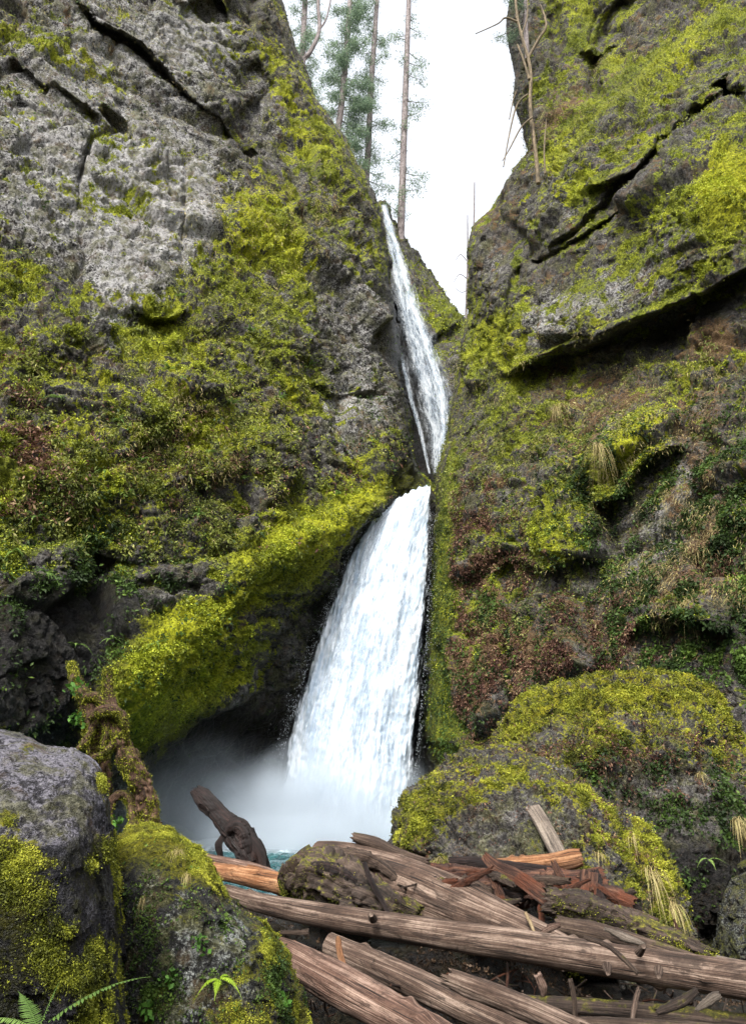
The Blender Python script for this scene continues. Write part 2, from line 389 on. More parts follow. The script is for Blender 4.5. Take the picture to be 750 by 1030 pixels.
# ------------------------------------------------------------------ cliffs
SURF = {}
def cliff(name, X, Y, Ydepth, masks, seed, wrapcols=None, amp=1.0, mossamp=1.0, flip=False, mat=None, wetmat=None):
    """X, Y photo coordinates and Ydepth distance on a grid; real relief is added along the surface normal"""
    G = P(X, Y, Ydepth)
    Gs = blur(G, 5, 2); N = grid_normals(Gs)
    if flip: N = -N
    nr, nc = X.shape
    Q = G.reshape(-1, 3)
    moss, wet, pale, brown, hue = [m.ravel() for m in masks]
    # broken blocks at three sizes, horizontal bedding squeezed
    S = Q * np.array([1, 1, 1.15])
    wv = np.stack([fbm(S, 0.22, 2, seed=seed + 40), fbm(S, 0.22, 2, seed=seed + 50), fbm(S, 0.22, 2, seed=seed + 60)], -1) * 0.8
    f1, f2, r, pl = worley(S + wv, 0.20, seed); h = (1.7 * (r - 0.5) + 1.0 * pl - 0.6 * np.exp(-((f2 - f1) / 0.04) ** 2)) * np.clip(1.0 + 0.0 * r, 0, 1)
    f1, f2, r, pl = worley(S + wv * 0.7, 0.55, seed + 1); h2 = 0.36 * (r - 0.5) + 0.26 * pl - 0.12 * np.exp(-((f2 - f1) / 0.08) ** 2)
    f1, f2, r, pl = worley(S + wv * 0.4, 1.5, seed + 2); h3 = 0.10 * (r - 0.5) + 0.11 * pl
    f1, f2, r, pl = worley(S, 4.0, seed + 3); h4 = 0.07 * (r - 0.5) + 0.08 * pl
    big = fbm(Q, 0.10, 3, seed=seed + 5) * 1.6
    rg = fbm(Q, 0.8, 4, 0.55, seed + 9, 'ridge') * 0.10
    mclump = fbm(Q * np.array([1, 1, 0.8]), 0.9, 2, 0.55, seed + 20) * 0.45 + fbm(Q, 3.2, 3, 0.6, seed + 24, 'billow') * 0.20 + fbm(Q, 11, 2, 0.6, seed + 29, 'billow') * 0.09
    mclump = mclump * 1.15 - 0.35 * sstep(0.35, 0.75, fbm(Q, 0.7, 3, 0.6, seed + 33, 'ridge'))
    pn = fbm(Q, 0.32, 4, 0.62, seed + 70)
    moss = moss + (0.75 * pn + .8 * fbm(Q, 1.1, 4, .62, seed + 88)) * sstep(0.05, 0.3, moss) * (1.15 - np.clip(moss, 0, 1)); hue = hue + 0.45 * fbm(Q, 0.25, 3, seed=seed + 75)
    brown = brown + 0.35 * fbm(Q, 0.45, 3, 0.6, seed=seed + 80)
    sp2 = sstep(.02, .30, fbm(Q, 1.1, 4, .65, seed + 90) + .5 * fbm(Q, .2, 2, seed=seed + 95)); moss = moss + .62 * sp2 * (wet < .6) * (moss > -.35); brown = brown + .45 * sstep(.0, .4, fbm(Q, .9, 4, .65, seed + 97)) * (moss < .4)
    mm = np.clip(moss * 1.1, 0, 1)
    h = blur(h.reshape(nr, nc), 2, 1).ravel(); disp = big * 0.5 + h * (1 - 0.35 * mm) + h2 * (1 - 0.4 * mm) + h3 * (1 - 0.5 * mm) + h4 + rg + mclump * mm * mossamp
    smoothm = np.clip(getattr(cliff, 'smooth', np.zeros(X.shape)).ravel(), 0, 1)
    disp = disp * (1 - 0.75 * smoothm) * amp
    edge = np.clip(getattr(cliff, 'edge', np.zeros(X.shape)).ravel(), 0, 1)
    disp = disp * (1 - 0.55 * edge)
    V = Q + N.reshape(-1, 3) * disp[:, None]
    # moss prefers upward facing relief, sheds from overhangs
    Nf = grid_normals(blur(V.reshape(nr, nc, 3), 1, 1)); Nf = (-Nf if flip else Nf).reshape(-1, 3)
    up = Nf[:, 2] - blur(N[..., 2:3] * 1.0, 10, 1).reshape(-1)
    mo = moss + 0.25 * up * (moss > 0.05)
    cover = np.stack([mo, wet, pale, brown], -1)
    o = make_mesh(name, V, grid_faces(nr, nc, flip=flip), mat or M['cliff'], attrs={'cover': cover, 'hue': hue})
    SURF[name] = dict(V=V, N=Nf, X=X.ravel(), Y=Y.ravel(), moss=moss, brown=brown, wet=wet, hue=hue, D=Ydepth.ravel(), up=Nf[:, 2])
    return o

def silhouette_grid(sil, far, nr_px, step, y0, y1, rnd, side, back, yc=None):
    """rows at photo heights y0..y1; columns from the far frame side to the silhouette curve, then wrapping back behind it.
    returns X, Y, depth offset"""
    ys = np.arange(y0, y1 + 0.1, step); sx = np.interp(ys, [p[1] for p in sil], [p[0] for p in sil])
    ncol = int(abs(np.median(sx) - far) / step)
    t = np.linspace(0, 1, ncol)
    # denser toward the inside of the frame
    Xg = far + (sx[:, None] - far) * t[None, :]
    d = np.abs(sx[:, None] - Xg)
    q = np.clip(1 - d / rnd, 0, 1)
    off = (1 - np.sqrt(1 - 0.98 * q ** 2)) * back * 0.5
    nb = 60
    tb = np.linspace(0, 1, nb + 1)[1:]
    Xb = sx[:, None] - side * (tb[None, :] ** 1.5) * rnd * 2.0
    offb = off[:, -1:] + back * (tb[None, :] ** 0.8) * 1.2
    cliff.edge = np.concatenate([sstep(0.35, 0.9, q), np.ones(Xb.shape)], 1)
    X = np.concatenate([Xg, Xb], 1); O = np.concatenate([off, np.broadcast_to(offb, Xb.shape)], 1)
    Yv = np.repeat(ys[:, None], X.shape[1], 1)
    return X, Yv, O

# ---- left cliff
sil = [(262, -160), (275, -60), (281, 0), (300, 50), (322, 100), (345, 135), (368, 180), (382, 215), (391, 250), (396, 300), (403, 350), (409, 400), (414, 440), (420, 472), (434, 487), (446, 497), (470, 520), (475, 600), (475, 900)]
X, Y, O = silhouette_grid(sil, -260, 0, 1.25, -160, 900, 26, 1, 11)
ctrl = [(-260, -160, 33), (-260, 400, 22), (-260, 880, 19), (0, -160, 42), (0, 0, 38), (0, 200, 34), (0, 400, 30), (0, 600, 27.5), (0, 760, 27.5),
        (100, -160, 46), (100, 0, 42), (100, 200, 37.5), (100, 400, 32), (100, 600, 31), (110, 700, 32), (80, 800, 35), (200, -160, 50), (200, 0, 47), (200, 200, 41.5), (200, 350, 36.5),
        (200, 500, 34), (190, 620, 33), (150, 700, 33), (280, 50, 53), (300, 200, 47), (300, 350, 41), (300, 480, 38.5), (290, 560, 38), (255, 640, 37),
        (380, 250, 51), (385, 400, 46), (370, 490, 42), (405, 475, 44), (340, 555, 41.5), (210, 790, 42), (260, 745, 43), (150, 830, 40), (300, 690, 43.5), (335, 640, 45),
        (365, 600, 46), (430, 510, 46), (430, 650, 47), (430, 880, 47), (300, 880, 46), (200, 880, 44), (80, 880, 40)]
D = tps(ctrl, X, Y)
D += ledge(X, Y, [(120, 790), (160, 752), (200, 722), (236, 706), (262, 690), (272, 650), (300, 612), (330, 580), (372, 522), (410, 490)], 1.4, 6, 60, 0.8, 30)
D += ledge(X, Y, [(60, -20), (95, 22), (140, 45), (185, 92), (215, 120), (245, 148)], .7, 3, 22, 0.8, 14)
D += crack(X, Y, [(60, -20), (95, 24), (140, 48), (185, 95), (222, 124), (262, 172)], 1.1, 2.6)
D += ledge(X, Y, [(5, 45), (40, 75), (75, 98), (118, 118)], 0.5, 3, 25, 0.7, 12)
D += crack(X, Y, [(105, 98), (122, 120), (92, 140), (80, 180), (76, 225)], 1.2, 3.5)
D += crack(X, Y, [(186, 5), (205, 12), (225, 2)], 2.0, 8)
D += crack(X, Y, [(248, 60), (270, 90), (250, 118), (240, 148), (262, 160)], 1.6, 8)
D += crack(X, Y, [(262, 90), (285, 130), (300, 180), (330, 240)], 1.0, 6)
D += ledge(X, Y, [(130, 305), (155, 322), (180, 320), (195, 300)], 0.9, 4, 15, 0.6, 12)
D += ledge(X, Y, [(320, 380), (345, 398), (385, 392)], 0.8, 4, 20, 0.6, 14)
D += ledge(X, Y, [(225, 620), (250, 600), (300, 598), (325, 590)], 0.5, 3, 20, 0.6, 12)
D += crack(X, Y, [(188, 150), (182, 230), (188, 330)], 0.5, 3)
D += crack(X, Y, [(60, 560), (110, 590), (190, 600), (150, 640)], 0.9, 20)
D += -1.0 * blobs(X, Y, [(310, 545, 75, 20, -28, 1.6), (180, 400, 60, 40, -30, 1.2), (70, 330, 50, 30, -20, 1.2), (230, 460, 60, 25, -20, 1.0), (90, 480, 60, 30, 0, .9), (300, 330, 40, 40, -30, 1.0), (210, 320, 30, 20, 0, .9), (250, 230, 50, 30, -40, 0.6), (130, 700, 45, 70, 35, 2.0), (200, 640, 40, 45, 20, 1.0)])
# where the moss grows, where the rock is bare, wet or covered with dead growth
nz = fbm(np.stack([X, Y, X * 0], -1).reshape(-1, 3), 0.018, 3, seed=5).reshape(X.shape)
line = np.interp(X, [-260, 0, 60, 130, 200, 250, 290, 330, 400], [200, 235, 250, 290, 240, 195, 175, 330, 420])
base = sstep(-35, 45, Y - line + nz * 60)
moss = 0.53 * base
moss += blobs(X, Y, [(30, 30, 30, 16, 20, .35), (10, 130, 18, 50, 0, .3), (65, 45, 22, 12, 20, .35), (110, 150, 14, 30, 10, .35), (100, 165, 12, 40, 5, .3), (90, 60, 40, 10, 20, .3), (150, 195, 40, 14, -15, .4), (170, 40, 20, 12, 0, .25),
                     (230, 60, 14, 40, 10, .3), (270, 40, 14, 60, -15, .35), (300, 90, 22, 50, -25, .35), (340, 160, 22, 50, -28, .5), (255, 230, 45, 28, 35, .45), (290, 130, 20, 40, -20, .3), (372, 250, 20, 40, -10, .35), (330, 250, 40, 45, 0, .35), (320, 180, 25, 60, -25, .3), (390, 300, 12, 60, 0, .25), (370, 450, 40, 25, 0, .3),
                     (310, 540, 75, 26, -28, .6), (385, 492, 40, 12, -15, .6), (150, 705, 60, 60, 30, .9), (200, 650, 70, 45, -20, .6), (270, 590, 60, 40, -30, .3), (300, 640, 18, 45, 10, .3), (250, 600, 40, 20, 0, .25)])
moss -= blobs(X, Y, [(225, 645, 50, 22, -35, .55), (185, 600, 60, 16, -15, .4), (290, 640, 22, 45, 15, .5), (265, 610, 40, 12, -20, .35), (60, 590, 60, 25, 0, .3), (130, 265, 60, 30, 0, .25), (350, 420, 38, 50, 10, .55), (320, 455, 22, 30, 0, .45), (345, 320, 40, 25, 0, .35), (40, 660, 75, 60, 0, .75), (100, 600, 45, 30, 20, .45), (190, 585, 40, 22, 0, .4), (250, 590, 30, 14, 0, .3), (240, 660, 24, 16, 0, .2),
                     (90, 250, 20, 30, 0, .3), (110, 340, 22, 40, 0, .25), (20, 700, 40, 60, 0, .4), (240, 725, 40, 28, 0, 1.2), (200, 790, 90, 45, 0, 1.5), (340, 640, 30, 70, 20, .9), (400, 640, 60, 120, 0, 1.5), (300, 760, 60, 70, 0, 1.4), (400, 350, 14, 90, 0, .3)])
moss -= 1.2 * sstep(0, 25, Y - np.interp(X, [-260, 110, 140, 170, 215, 255, 275, 300, 350, 400, 475], [860, 800, 775, 755, 728, 700, 690, 655, 565, 505, 480]))
wet = blobs(X, Y, [(240, 770, 90, 75, 0, 1.), (360, 640, 45, 120, 20, 1.1), (420, 680, 60, 200, 0, 1.), (40, 690, 90, 75, 0, 1.0), (100, 620, 60, 40, 0, .7), (30, 610, 60, 30, 0, .5), (200, 590, 50, 22, 0, .4), (100, 850, 200, 60, 0, .9), (330, 620, 20, 40, 20, .6), (405, 470, 18, 30, 0, .6), (402, 330, 9, 110, -4, .6)])  # wet beside the falls; also darkens the lower left wall
pale = 1.25 * blobs(X, Y, [(70, 130, 110, 90, 0, .7), (150, 230, 80, 70, 0, .7), (100, 20, 120, 50, 0, .45), (200, 60, 60, 60, 0, .35), (30, 230, 60, 50, 0, .45), (130, 300, 40, 40, 0, .5), (350, 410, 36, 55, 0, .5), (345, 310, 50, 40, 0, .3), (190, 180, 60, 60, 0, .35), (215, 30, 40, 40, 0, .3), (110, 340, 15, 50, 0, .5), (290, 300, 40, 60, 0, .3), (340, 220, 40, 80, -25, .3), (280, 120, 30, 60, -20, .3), (380, 380, 30, 80, 0, .3)])
brown = blobs(X, Y, [(310, 210, 55, 22, 15, .42), (15, 420, 40, 60, 0, .45), (80, 30, 60, 14, 25, .35), (200, 470, 80, 50, 0, .25), (230, 90, 40, 40, 0, .22), (60, 500, 60, 30, 0, .28), (370, 430, 30, 40, 0, .25), (130, 120, 60, 30, 0, .15)])
hue = 0.45 + blobs(X, Y, [(150, 700, 70, 60, 30, .6), (220, 640, 60, 50, -20, .35), (310, 540, 80, 30, -28, .5), (385, 492, 40, 14, -15, .4), (250, 230, 60, 40, 30, .3), (290, 70, 40, 80, -20, .2), (180, 400, 120, 60, -20, .2), (50, 300, 80, 50, 0, .15)]) - blobs(X, Y, [(50, 560, 80, 60, 0, .35), (300, 650, 30, 50, 0, .3)])
cliff.smooth = blobs(X, Y, [(310, 545, 75, 26, -28, .8), (150, 705, 60, 60, 30, .8), (240, 770, 90, 60, 0, .6), (420, 680, 60, 200, 0, .5)])
tag(cliff('cliff_left', X, Y, D + O, [moss, wet, pale, brown, hue], 3, flip=True, amp=0.85), 'tall grey and mossy cliff rising left of the waterfall', kind='structure')

# ---- right cliff
sil = [(500, -160), (508, -60), (512, 0), (511, 30), (517, 70), (519, 100), (526, 130), (529, 152), (515, 170), (505, 190), (490, 212), (475, 228), (470, 250), (470, 315), (462, 345), (455, 395), (447, 440), (437, 478), (434, 540), (432, 620), (426, 700), (419, 780), (414, 900)]
X, Y, O = silhouette_grid(sil, 1010, 0, 1.25, -160, 900, 24, -1, 11)
ctrl = [(500, -160, 54), (513, 0, 50), (520, 100, 49), (550, 60, 48), (600, 40, 46.5), (560, 140, 44), (530, 170, 46), (480, 235, 49), (500, 290, 44), (475, 325, 47), (460, 400, 45), (443, 480, 43.2), (437, 600, 41.2), (425, 750, 40.2),
        (600, 200, 38), (700, 100, 36), (750, -20, 39), (750, 200, 31), (650, 250, 34.5), (560, 300, 39.5), (520, 390, 41), (600, 390, 37.5), (700, 350, 33), (760, 330, 31),
        (550, 480, 37), (650, 480, 32.5), (750, 450, 28), (500, 600, 37.5), (600, 600, 32.5), (700, 600, 28), (760, 600, 26), (480, 720, 37), (600, 720, 31.5), (750, 720, 25.5),
        (1010, -100, 34), (1010, 300, 22), (1010, 720, 17), (430, 880, 40), (600, 880, 31), (750, 880, 25), (1010, 900, 16), (750, -160, 44), (620, -160, 50)]
D = tps(ctrl, X, Y)
D += ledge(X, Y, [(498, 381), (530, 369), (580, 351), (640, 326), (690, 306), (722, 284), (775, 256)], 1.7, 4, 70, 0.45, 30, 0.08)
D += ledge(X, Y, [(740, -12), (700, 28), (655, 66), (610, 110), (575, 150), (545, 200)], 2.6, 5, 45, 0.35, 25)
D += crack(X, Y, [(540, 258), (575, 235), (612, 196), (640, 172), (668, 140), (700, 110), (745, 92)], 0.9, 3.2)
D += ledge(X, Y, [(585, 190), (612, 184), (640, 170), (662, 145)], 1.0, 4, 30, 0.7, 16)
D += crack(X, Y, [(528, 264), (556, 254), (590, 236), (625, 205)], .9, 2.6)
D += crack(X, Y, [(520, 262), (513, 300), (509, 345), (508, 376)], 1.2, 4)
D += crack(X, Y, [(722, 80), (732, 95), (748, 100)], 2.2, 8)
D += crack(X, Y, [(632, -5), (612, 20), (598, 60), (596, 100)], 1.8, 6)
D += ledge(X, Y, [(580, 50), (600, 55), (618, 40)], 1.0, 3, 15, 0.6, 12)
D += crack(X, Y, [(560, 0), (560, 60), (550, 120)], 0.9, 5)
D += ledge(X, Y, [(590, 510), (630, 500), (650, 470), (690, 445)], 1.2, 5, 40, 0.6, 25)
D += ledge(X, Y, [(505, 560), (540, 580), (590, 560)], 0.7, 4, 30, 0.5, 20)
D += crack(X, Y, [(502, 560), (515, 620), (512, 680), (520, 730)], 1.2, 7)
D += ledge(X, Y, [(620, 640), (680, 625), (740, 640)], 0.9, 5, 30, 0.8, 40)
D += -1.0 * blobs(X, Y, [(562, 222, 34, 34, -40, 1.6), (690, 190, 60, 45, -40, 1.6), (600, 310, 60, 26, -22, 1.0), (690, 255, 50, 25, -25, .8), (655, 90, 50, 22, -42, 1.2), (620, 445, 60, 25, -35, 1.8), (560, 520, 35, 40, 0, .8), (505, 350, 30, 50, 0, .6), (560, 400, 50, 20, -10, .5)])
nz = fbm(np.stack([X, Y, X * 0], -1).reshape(-1, 3), 0.018, 3, seed=15).reshape(X.shape)
moss = 0.34 + nz * 0.1
moss += blobs(X, Y, [(730, 190, 28, 60, 10, .6), (640, 450, 50, 22, -40, .6), (560, 160, 14, 14, 0, .3), (580, 240, 30, 20, -40, .25), (505, 345, 35, 35, -20, .35), (615, 100, 90, 22, -42, .3), (690, 50, 60, 20, -42, .25), (580, 20, 20, 30, 0, .3), (600, 300, 50, 30, -20, .2), (510, 420, 40, 40, 0, .2), (560, 530, 40, 40, 0, .3),
                     (445, 600, 11, 150, 2, .55), (440, 740, 14, 60, 0, .3), (560, 190, 40, 25, -30, .2), (695, 270, 50, 20, -30, .25), (730, 40, 25, 40, -40, .25), (690, 190, 40, 40, 0, .15), (600, 480, 30, 25, -20, .3)])
moss -= blobs(X, Y, [(560, 250, 45, 30, -35, .25), (630, 190, 40, 16, -40, .5), (640, 290, 80, 22, -20, .25), (520, 60, 12, 80, 0, .5), (545, 330, 30, 30, 0, .3), (680, 480, 45, 60, 20, .5), (630, 560, 50, 40, 10, .4), (700, 540, 50, 60, 0, .3), (560, 640, 80, 60, 0, .3), (480, 640, 30, 90, 0, .2), (710, 330, 60, 25, -20, .4), (530, 200, 30, 30, 0, .25), (495, 260, 18, 30, 0, .3), (440, 640, 6, 180, 0, .0), (720, 680, 60, 60, 0, .3)])
wet = blobs(X, Y, [(690, 330, 80, 16, -22, .8), (560, 365, 60, 8, -22, .5), (720, 660, 60, 60, 0, .6), (620, 610, 60, 30, 0, .3), (424, 640, 8, 170, 3, 1.), (430, 780, 16, 50, 0, .9), (740, 240, 20, 20, 0, .5), (518, 80, 12, 80, 0, .3), (560, 720, 80, 30, 0, .4)])  # wet along the falls; bands under the long ledge paint in its shadow
pale = blobs(X, Y, [(620, 290, 110, 30, -22, .5), (555, 210, 45, 40, -40, .3), (680, 490, 40, 70, 25, .65), (635, 570, 25, 35, 0, .55), (560, 320, 50, 40, 0, .4), (490, 270, 20, 35, 0, .35), (660, 220, 60, 40, -40, .25), (560, 90, 30, 50, 0, .3), (600, 150, 50, 30, -40, .15), (705, 400, 25, 30, 0, .35)])
brown = 0.24 + blobs(X, Y, [(480, 640, 35, 110, 5, .5), (560, 650, 60, 50, 0, .4), (600, 90, 90, 18, -42, .25), (600, 400, 90, 40, -10, .35), (700, 560, 60, 60, 0, .35), (560, 450, 60, 30, 0, .25), (725, 350, 30, 25, 0, .5), (700, 450, 40, 60, 10, .3), (560, 110, 30, 60, 0, .25), (495, 220, 25, 20, 0, .3), (450, 500, 20, 40, 0, .2)])
hue = 0.34 + blobs(X, Y, [(730, 190, 30, 65, 10, .6), (640, 450, 55, 25, -40, .55), (505, 345, 35, 35, 0, .3), (560, 180, 50, 40, -40, .2), (560, 530, 40, 30, 0, .25), (690, 50, 60, 30, -42, .2)]) - blobs(X, Y, [(720, 640, 80, 80, 0, .3), (445, 640, 14, 150, 0, .1)])
_d, _s, _T = pline(X, Y, [(498, 381), (530, 369), (580, 351), (640, 326), (690, 306), (722, 284), (775, 256)])
cliff.smooth = 0.55 * np.exp(-(_d / 12) ** 2) + blobs(X, Y, [(438, 640, 18, 190, 2, .8), (640, 280, 100, 40, -22, .45), (560, 250, 40, 50, -30, .3)])
tag(cliff('cliff_right', X, Y, D + O, [moss, wet, pale, brown, hue], 23, flip=False, amp=0.66), 'layered mossy cliff with a long overhanging ledge rising right of the waterfall', kind='structure')

# ---- rock bed of the upper gorge
xs = np.arange(355, 520, 0.9); 
topy = np.interp(xs, [340, 380, 388, 398, 408, 420, 436, 448, 460, 468, 480, 520], [190, 205, 214, 236, 246, 262, 284, 300, 312, 318, 330, 360])
tv = np.arange(0, 1.0001, 1 / 330.)
X = np.repeat(xs[None, :], len(tv) + 40, 0); Y = topy[None, :] + (560 - topy[None, :]) * tv[:, None]
bk = np.linspace(1, 0, 41)[:-1]
Y = np.concatenate([topy[None, :] + 14 * bk[:, None] ** 1.5, Y], 0)
ctrl = [(355, 200, 78), (385, 215, 78), (400, 245, 80), (440, 290, 84), (480, 330, 82), (520, 360, 80), (400, 300, 72), (440, 330, 75), (410, 350, 68), (395, 400, 62), (425, 400, 63), (450, 400, 60), (460, 350, 68), (480, 420, 56), (435, 470, 55), (415, 480, 52), (400, 540, 50), (450, 540, 50), (520, 520, 50), (355, 520, 50), (520, 430, 55)]
D = tps(ctrl, X, Y)
D += ledge(X, Y, [(395, 300), (415, 335), (432, 341), (448, 330), (470, 322)], 3.5, 3, 20, 0.6, 12)
D += crack(X, Y, [(392, 240), (404, 300), (424, 360), (448, 430)], 2.0, 9)
q = np.clip(1 - (Y - topy[None, :]) / 14., 0, 1); q[:40] = 1
D += (1 - np.sqrt(1 - 0.98 * q ** 2)) * 4; D[:40] += 12 * bk[:, None]
moss = 0.28 + blobs(X, Y, [(440, 310, 30, 25, 30, .25), (455, 335, 22, 18, 0, .3), (433, 355, 14, 12, 0, .4), (402, 470, 22, 14, 0, .4), (450, 380, 20, 30, 0, .15)]) - blobs(X, Y, [(412, 380, 26, 110, -14, .7), (430, 335, 18, 10, 0, .5), (455, 370, 14, 30, 0, .3)])
wet = blobs(X, Y, [(412, 380, 24, 110, -14, 1.), (432, 338, 16, 8, 0, .5), (430, 480, 40, 30, 0, .6)])  # wet around the fall; the small blob paints the shadow below the ridge
pale = blobs(X, Y, [(455, 365, 14, 30, 0, .4), (440, 290, 40, 30, 0, .1)]); brown = 0.2 + blobs(X, Y, [(440, 300, 40, 30, 0, .15)])
hue = 0.35 + 0 * X; cliff.smooth = 0.2 + 0 * X; cliff.edge = 0 * X
tag(cliff('cliff_gorge', X, Y, D, [moss, wet, pale, brown, hue], 43, flip=True, amp=1.0), 'dark wet rock of the gorge behind the upper waterfall', kind='structure')

# ------------------------------------------------------------------ ground and pool
def ground_z(x, y):
    x = np.asarray(x, float); y = np.asarray(y, float)
    z = np.interp(y, [-1200, -400, -90, -12, 0, 4, 6.6, 7.6, 9, 11, 13, 16, 22, 46, 60, 3000], [50, 45, 28, 3, 1.0, 0.9, 1.1, 1.75, 1.9, 1.1, 0.5, -0.5, -1.2, -1.4, 2, 2])  # hills behind the camera are added to block low sky light
    side = np.clip((np.abs(x + 1) - 7) / 8, 0, 1)
    z = z - 0.65 * sstep(0.9, 2.2, x) * sstep(6.2, 7.2, y) * sstep(13, 10, y) if False else z - 0.65 * sstep(0.9, 2.2, x) * sstep(6.2, 7.2, y) * (1 - sstep(10, 13, y))
    z = z + 45 * sstep(24, 75, np.abs(x)) * (y < 12) + 0 * side  # side slopes likewise added to shut out low sky light
    return z + side * np.interp(y, [-20, 8, 16, 30, 60], [1.0, 1.0, 1.6, 1.4, 0.5]) * (y < 60)
gx = np.concatenate([-np.geomspace(500, 14, 22), np.arange(-13, 13.01, 0.09), np.geomspace(14, 500, 22)])
gy = np.concatenate([-np.geomspace(500, 3, 22), np.arange(-2, 16, 0.09), np.arange(16, 60, 0.5), np.geomspace(62, 500, 20)])
GX, GY = np.meshgrid(gx, gy); GZ = ground_z(GX, GY)
Q = np.stack([GX, GY, GZ], -1).reshape(-1, 3)
near = np.exp(-((np.clip(np.abs(GX), 13, None) - 13) ** 2 / 200)).ravel()
f1, f2, r, pl = worley(Q * np.array([1, 1, 0]) + 5, 2.2, 61)
Q[:, 2] += near * (fbm(Q, 0.6, 4, seed=60) * 0.25 + (0.22 * (0.5 - f1) * (r > .35)))
gcov = np.stack([0.15 + 0 * r, 0.9 + 0 * r, -0.2 + 0.1 * r, 0.5 + 0 * r], -1)
SURF['ground'] = dict(V=Q, N=np.tile([0, 0, 1.], (len(Q), 1)), X=375 + 0 * Q[:, 0], Y=1000 + 0 * Q[:, 0], moss=0 * Q[:, 0], wet=0 * Q[:, 0], D=36 + 0 * Q[:, 0], up=1 + 0 * Q[:, 0], w=(np.abs(Q[:, 0]) < 5.5) * (Q[:, 1] > 4) * (Q[:, 1] < 10.5))
tag(make_mesh('ground', Q, grid_faces(len(gy), len(gx)), M['boulder'], attrs={'cover': gcov, 'hue': 0.2 + 0 * r}), kind='structure')

b = NB('pool_water'); v = b.obj()
n1 = b.noise(b.mapping(v, (1, 0.6, 1)), 1.6, 5, 0.6, 0.4); n2 = b.noise(v, 7, 3, 0.6)
sx = b.n('ShaderNodeSeparateXYZ'); b.l(v, sx.inputs[0])
foam = b.math('ADD', b.map(sx.outputs[1], 31, 41, 0, 1), b.math('MULTIPLY', b.math('SUBTRACT', b.math('ADD', b.math('MULTIPLY', n1, .6), b.math('MULTIPLY', n2, .4)), 0.5), 2.6))
ff = b.map(foam, 0.45, 0.8)
col = b.mix(b.map(n1, 0.35, 0.65), (0.004, 0.030, 0.034), (0.014, 0.085, 0.088))
col = b.mix(ff, col, (0.78, 0.86, 0.88))
pool_m = b.done(b.bsdf(col, b.math('ADD', 0.08, b.math('MULTIPLY', ff, 0.6)), b.bump(b.math('ADD', n1, b.math('MULTIPLY', n2, 0.3)), 0.9, 0.25), spec=0.5))
wx = np.arange(-26, 16.01, 0.2); wy = np.arange(11.5, 50, 0.2); WX, WY = np.meshgrid(wx, wy)
Q = np.stack([WX, WY, 0 * WX], -1).reshape(-1, 3)
dfl = np.exp(-((Q[:, 0] + 2) ** 2 / 60 + (Q[:, 1] - 38) ** 2 / 60))
Q[:, 2] += (fbm(Q, 0.9, 3, seed=71, mode='ridge') * 0.10 + fbm(Q, 2.3, 2, seed=75) * 0.05) * (1 + 2.5 * dfl)
tag(make_mesh('plunge_pool', Q, grid_faces(len(wy), len(wx)), pool_m), 'teal churning pool at the foot of the waterfall', kind='structure')

# ------------------------------------------------------------------ waterfalls
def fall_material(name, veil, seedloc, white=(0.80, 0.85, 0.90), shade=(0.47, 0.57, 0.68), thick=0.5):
    b = NB(name); uv = b.uv(); sx = b.n('ShaderNodeSeparateXYZ'); b.l(uv, sx.inputs[0])
    a = b.mapping(uv, (1.6, 0.22, 1), seedloc)
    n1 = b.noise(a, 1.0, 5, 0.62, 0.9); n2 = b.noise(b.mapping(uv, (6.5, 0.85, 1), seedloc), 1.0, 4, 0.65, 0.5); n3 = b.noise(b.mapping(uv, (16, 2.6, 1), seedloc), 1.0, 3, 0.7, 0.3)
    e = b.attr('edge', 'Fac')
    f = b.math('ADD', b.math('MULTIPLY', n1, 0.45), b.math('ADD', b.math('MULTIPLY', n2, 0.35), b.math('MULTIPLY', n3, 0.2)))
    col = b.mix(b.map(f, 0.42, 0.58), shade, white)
    d = b.bsdf(col, 0.55, b.bump(f, 0.6, 0.15), spec=0.2)
    tr = b.n('ShaderNodeBsdfTranslucent'); b.l(col, tr.inputs[0])
    mx = b.n('ShaderNodeMixShader'); mx.inputs[0].default_value = 0.35; b.l(d, mx.inputs[1]); b.l(tr.outputs[0], mx.inputs[2])
    al = b.math('ADD', b.math('MULTIPLY', e, 1.0), b.math('MULTIPLY', b.math('SUBTRACT', f, 0.5), 3.2 if veil else 2.4))
    al = b.map(al, 0.42, 0.42 + thick)
    tp = b.n('ShaderNodeBsdfTransparent'); m2 = b.n('ShaderNodeMixShader'); b.l(al, m2.inputs[0]); b.l(tp.outputs[0], m2.inputs[1]); b.l(mx.outputs[0], m2.inputs[2])
    return b.done(m2.outputs[0])

